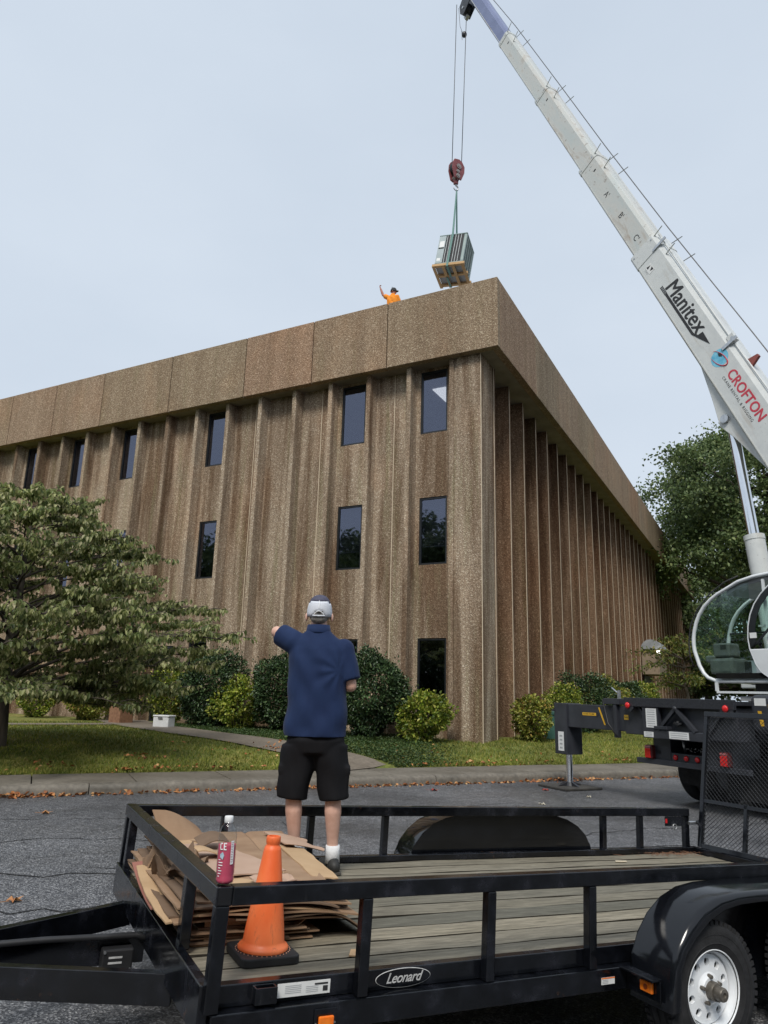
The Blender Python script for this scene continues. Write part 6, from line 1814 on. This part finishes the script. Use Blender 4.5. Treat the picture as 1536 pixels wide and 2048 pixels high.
# ------------------------------------------------------------------ load on the hook
WR = MATS['wire_rope']
def rope(p0, p1, r=.014, name='hoist_line'):
    o = G().tube([p0, p1], r, 6).build(name, WR, None, smooth=True); o.parent = ct; o.matrix_local = MI; return o
rope((2.23, 21.90, 26.85), (2.085, 22.0, 19.90)); rope((2.60, 21.90, 26.62), (2.42, 22.0, 19.90))
g = G().tube([(2.30, 21.90, 26.7), (2.36, 21.95, 25.9), (2.46, 21.97, 25.62)], .008, 5); ball(g, (2.52, 21.98, 25.56), (.10, .10, .12)); g.tube([(2.42, 21.97, 25.7), (2.44, 21.97, 25.3)], .008, 5)
o = g.build('rope_weight', CRN, None, smooth=True); o.parent = ct; o.matrix_local = MI
RBL = pm('hook_block_red', (.16, .035, .04), (.26, .07, .07), 8, .5)
hb_t = thing('hook_block', 'dark red crane hook block hanging from two wire ropes', 'hook block', M=Matrix.Translation(V(2.245, 22.0, 19.5)) @ Matrix.Rotation(R(32), 4, 'Z') @ Matrix.Rotation(R(3), 4, 'Y'))
hp_ = [(-.20, .46), (-.27, .30), (-.28, .05), (-.17, -.30), (.13, -.30), (.25, .05), (.25, .30), (.14, .46), (0, .52)]
for y in (-.13, .09): G().prism(hp_, y, y + .04).build('cheek_plate', RBL, hb_t, bevel=.012)
G().cyl((-.02, -.085, .18), (-.02, .085, .18), .25, n=28).build('sheave', INK, hb_t, smooth=True, auto=40)
for x, z, r_ in ((-.02, .20, .10), (-.05, -.02, .07), (-.04, -.20, .085)): G().cyl((x, -.165, z), (x, .165, z), r_, n=16).cyl((x, -.18, z), (x, .18, z), r_ * .5, n=12).build('pin', pm('block_pin_metal', (.2, .17, .16), (.4, .36, .34), 30, .4, metal=.5), hb_t, smooth=True, auto=40)
G().bx(-.08, .06, -.06, .06, -.46, -.28).build('swivel', RBL, hb_t, bevel=.015)
g = G(); hk = [(0, 0, -.44), (0, 0, -.50)] + [(.10 * math.cos(a) - .0, 0, -.60 + .10 * math.sin(a)) for a in np.linspace(1.57, -2.9, 14)]
g.tube(hk, [.035, .032] + [.034 - .018 * i / 13 for i in range(14)], 8); g.build('hook', STEEL, hb_t, smooth=True)
# condensing unit, hung a little askew
UM = Matrix.Translation(V(2.19, 22.0, 16.10)) @ Matrix.Rotation(R(9), 4, 'Y') @ Matrix.Rotation(R(-9), 4, 'X') @ Matrix.Rotation(R(-22), 4, 'Z')
un = thing('condenser_unit', 'grey-green louvred air-conditioning condenser hanging from the crane', 'air conditioner', M=UM)
UG = pm('unit_green_grey', (.23, .30, .29), (.29, .36, .345), 3, .45)
UP = pm('unit_panel_grey', (.30, .36, .37), (.36, .42, .43), 3, .45)
w2, h2 = .47, .60
G().bx(-w2, w2, -w2, w2, -h2, h2).build('core', pm('coil_dark', (.012, .012, .016), (.03, .03, .035), 30, .7), un)
for s in (-1, 1):
    for t2 in (-1, 1): G().bx(min(s * (w2 + .02), s * (w2 - .09)), max(s * (w2 + .02), s * (w2 - .09)), min(t2 * (w2 + .02), t2 * (w2 - .09)), max(t2 * (w2 + .02), t2 * (w2 - .09)), -h2, h2).build('corner_post', UG, un, bevel=.03)
G().bx(-w2 - .025, w2 + .025, -w2 - .025, w2 + .025, h2, h2 + .05).build('lid', UG, un, bevel=.03); G().bx(-w2 - .025, w2 + .025, -w2 - .025, w2 + .025, -h2 - .045, -h2).build('base_pan', UG, un, bevel=.01)
for k in range(6):
    x = -.19 + k * .095; G().bx(x - .008, x + .008, -w2 - .018, -w2 - .002, -h2, h2).build('louvre', pm('louvre_pale', (.42, .45, .45), None, 5, .4), un)
G().bx(-w2 - .012, -.24, -w2 - .024, -w2 - .003, -h2 + .01, h2 - .01).build('service_panel', UP, un, bevel=.006)
G().bx(-w2 + .04, -.27, -w2 - .027, -w2 - .0245, .10, .36).build('decal', DECAL, un); G().bx(-w2 + .02, -.26, -w2 - .027, -w2 - .0245, .03, .08).build('service_hatch', DARK, un); G().bx(-w2 + .03, -.32, -w2 - .027, -w2 - .0245, -.50, -.38).build('decal', DECAL, un)
for k in range(18):
    z = -h2 + .06 + k * .064
    G().bx(w2 + .003, w2 + .016, -.36, .36, z, z + .018).build('louvre', UG, un)
for k in range(4): y = -.30 + k * .2; G().bx(w2 + .016, w2 + .024, y - .01, y + .01, -h2, h2).build('louvre', UG, un)
pal = thing('wooden_skid', 'wooden shipping skid strapped under the hanging condenser', 'pallet', M=UM @ Matrix.Translation(V(0, 0, -h2 - .047)))
PINE = pm('pine_wood', (.42, .25, .11), (.55, .36, .18), 6, .8, stretch=(.3, 4, 4))
for y in (-.47, 0, .47): G().bx(-.56, .56, y - .045, y + .045, -.10, 0).build('runner', PINE, pal, bevel=.004)
for x in (-.50, -.17, .17, .50): G().bx(x - .05, x + .05, -.54, .54, -.125, -.101).build('slat', PINE, pal, bevel=.003)
G().bx(-.48, .48, -.48, .48, -.012, -.002).build('bottom_board', pm('grey_board', (.25, .26, .27), (.36, .37, .38), 5, .8), pal)
TEAL = pm('green_webbing', (.10, .21, .19), (.15, .28, .25), 40, .7)
apex = V(2.25, 22.0, 18.84)
def sling(label, x, yside):
    P0 = UM @ V(x, 0, 0)
    pts = [UM @ V(x, yside * (w2 + .05), h2 + .06), UM @ V(x, yside * (w2 + .055), 0), UM @ V(x, yside * (w2 + .05), -h2 - .18), UM @ V(x, 0, -h2 - .20)]
    g = G(); path_ = [apex] + pts; wdir = (UM.to_3x3() @ V(1, 0, 0)).normalized()
    for i, p in enumerate(path_):
        w = .022 if i == 0 else .036
        d = (path_[min(i + 1, len(path_) - 1)] - path_[max(i - 1, 0)]).normalized(); nn = d.cross(wdir).normalized() * .006
        g.v += [tuple(p + wdir * w + nn), tuple(p - wdir * w + nn), tuple(p - wdir * w - nn), tuple(p + wdir * w - nn)]
    for i in range(len(path_) - 1):
        for j in range(4): g.f.append((i * 4 + j, i * 4 + (j + 1) % 4, i * 4 + 4 + (j + 1) % 4, i * 4 + 4 + j))
    o = g.build('lifting_sling', TEAL); tag(o, label, 'sling', 'green lifting slings')
sling('green webbing sling strap across the louvred front of the condenser', -.02, -1)
sling('green webbing sling strap down the back of the condenser', -.16, 1)
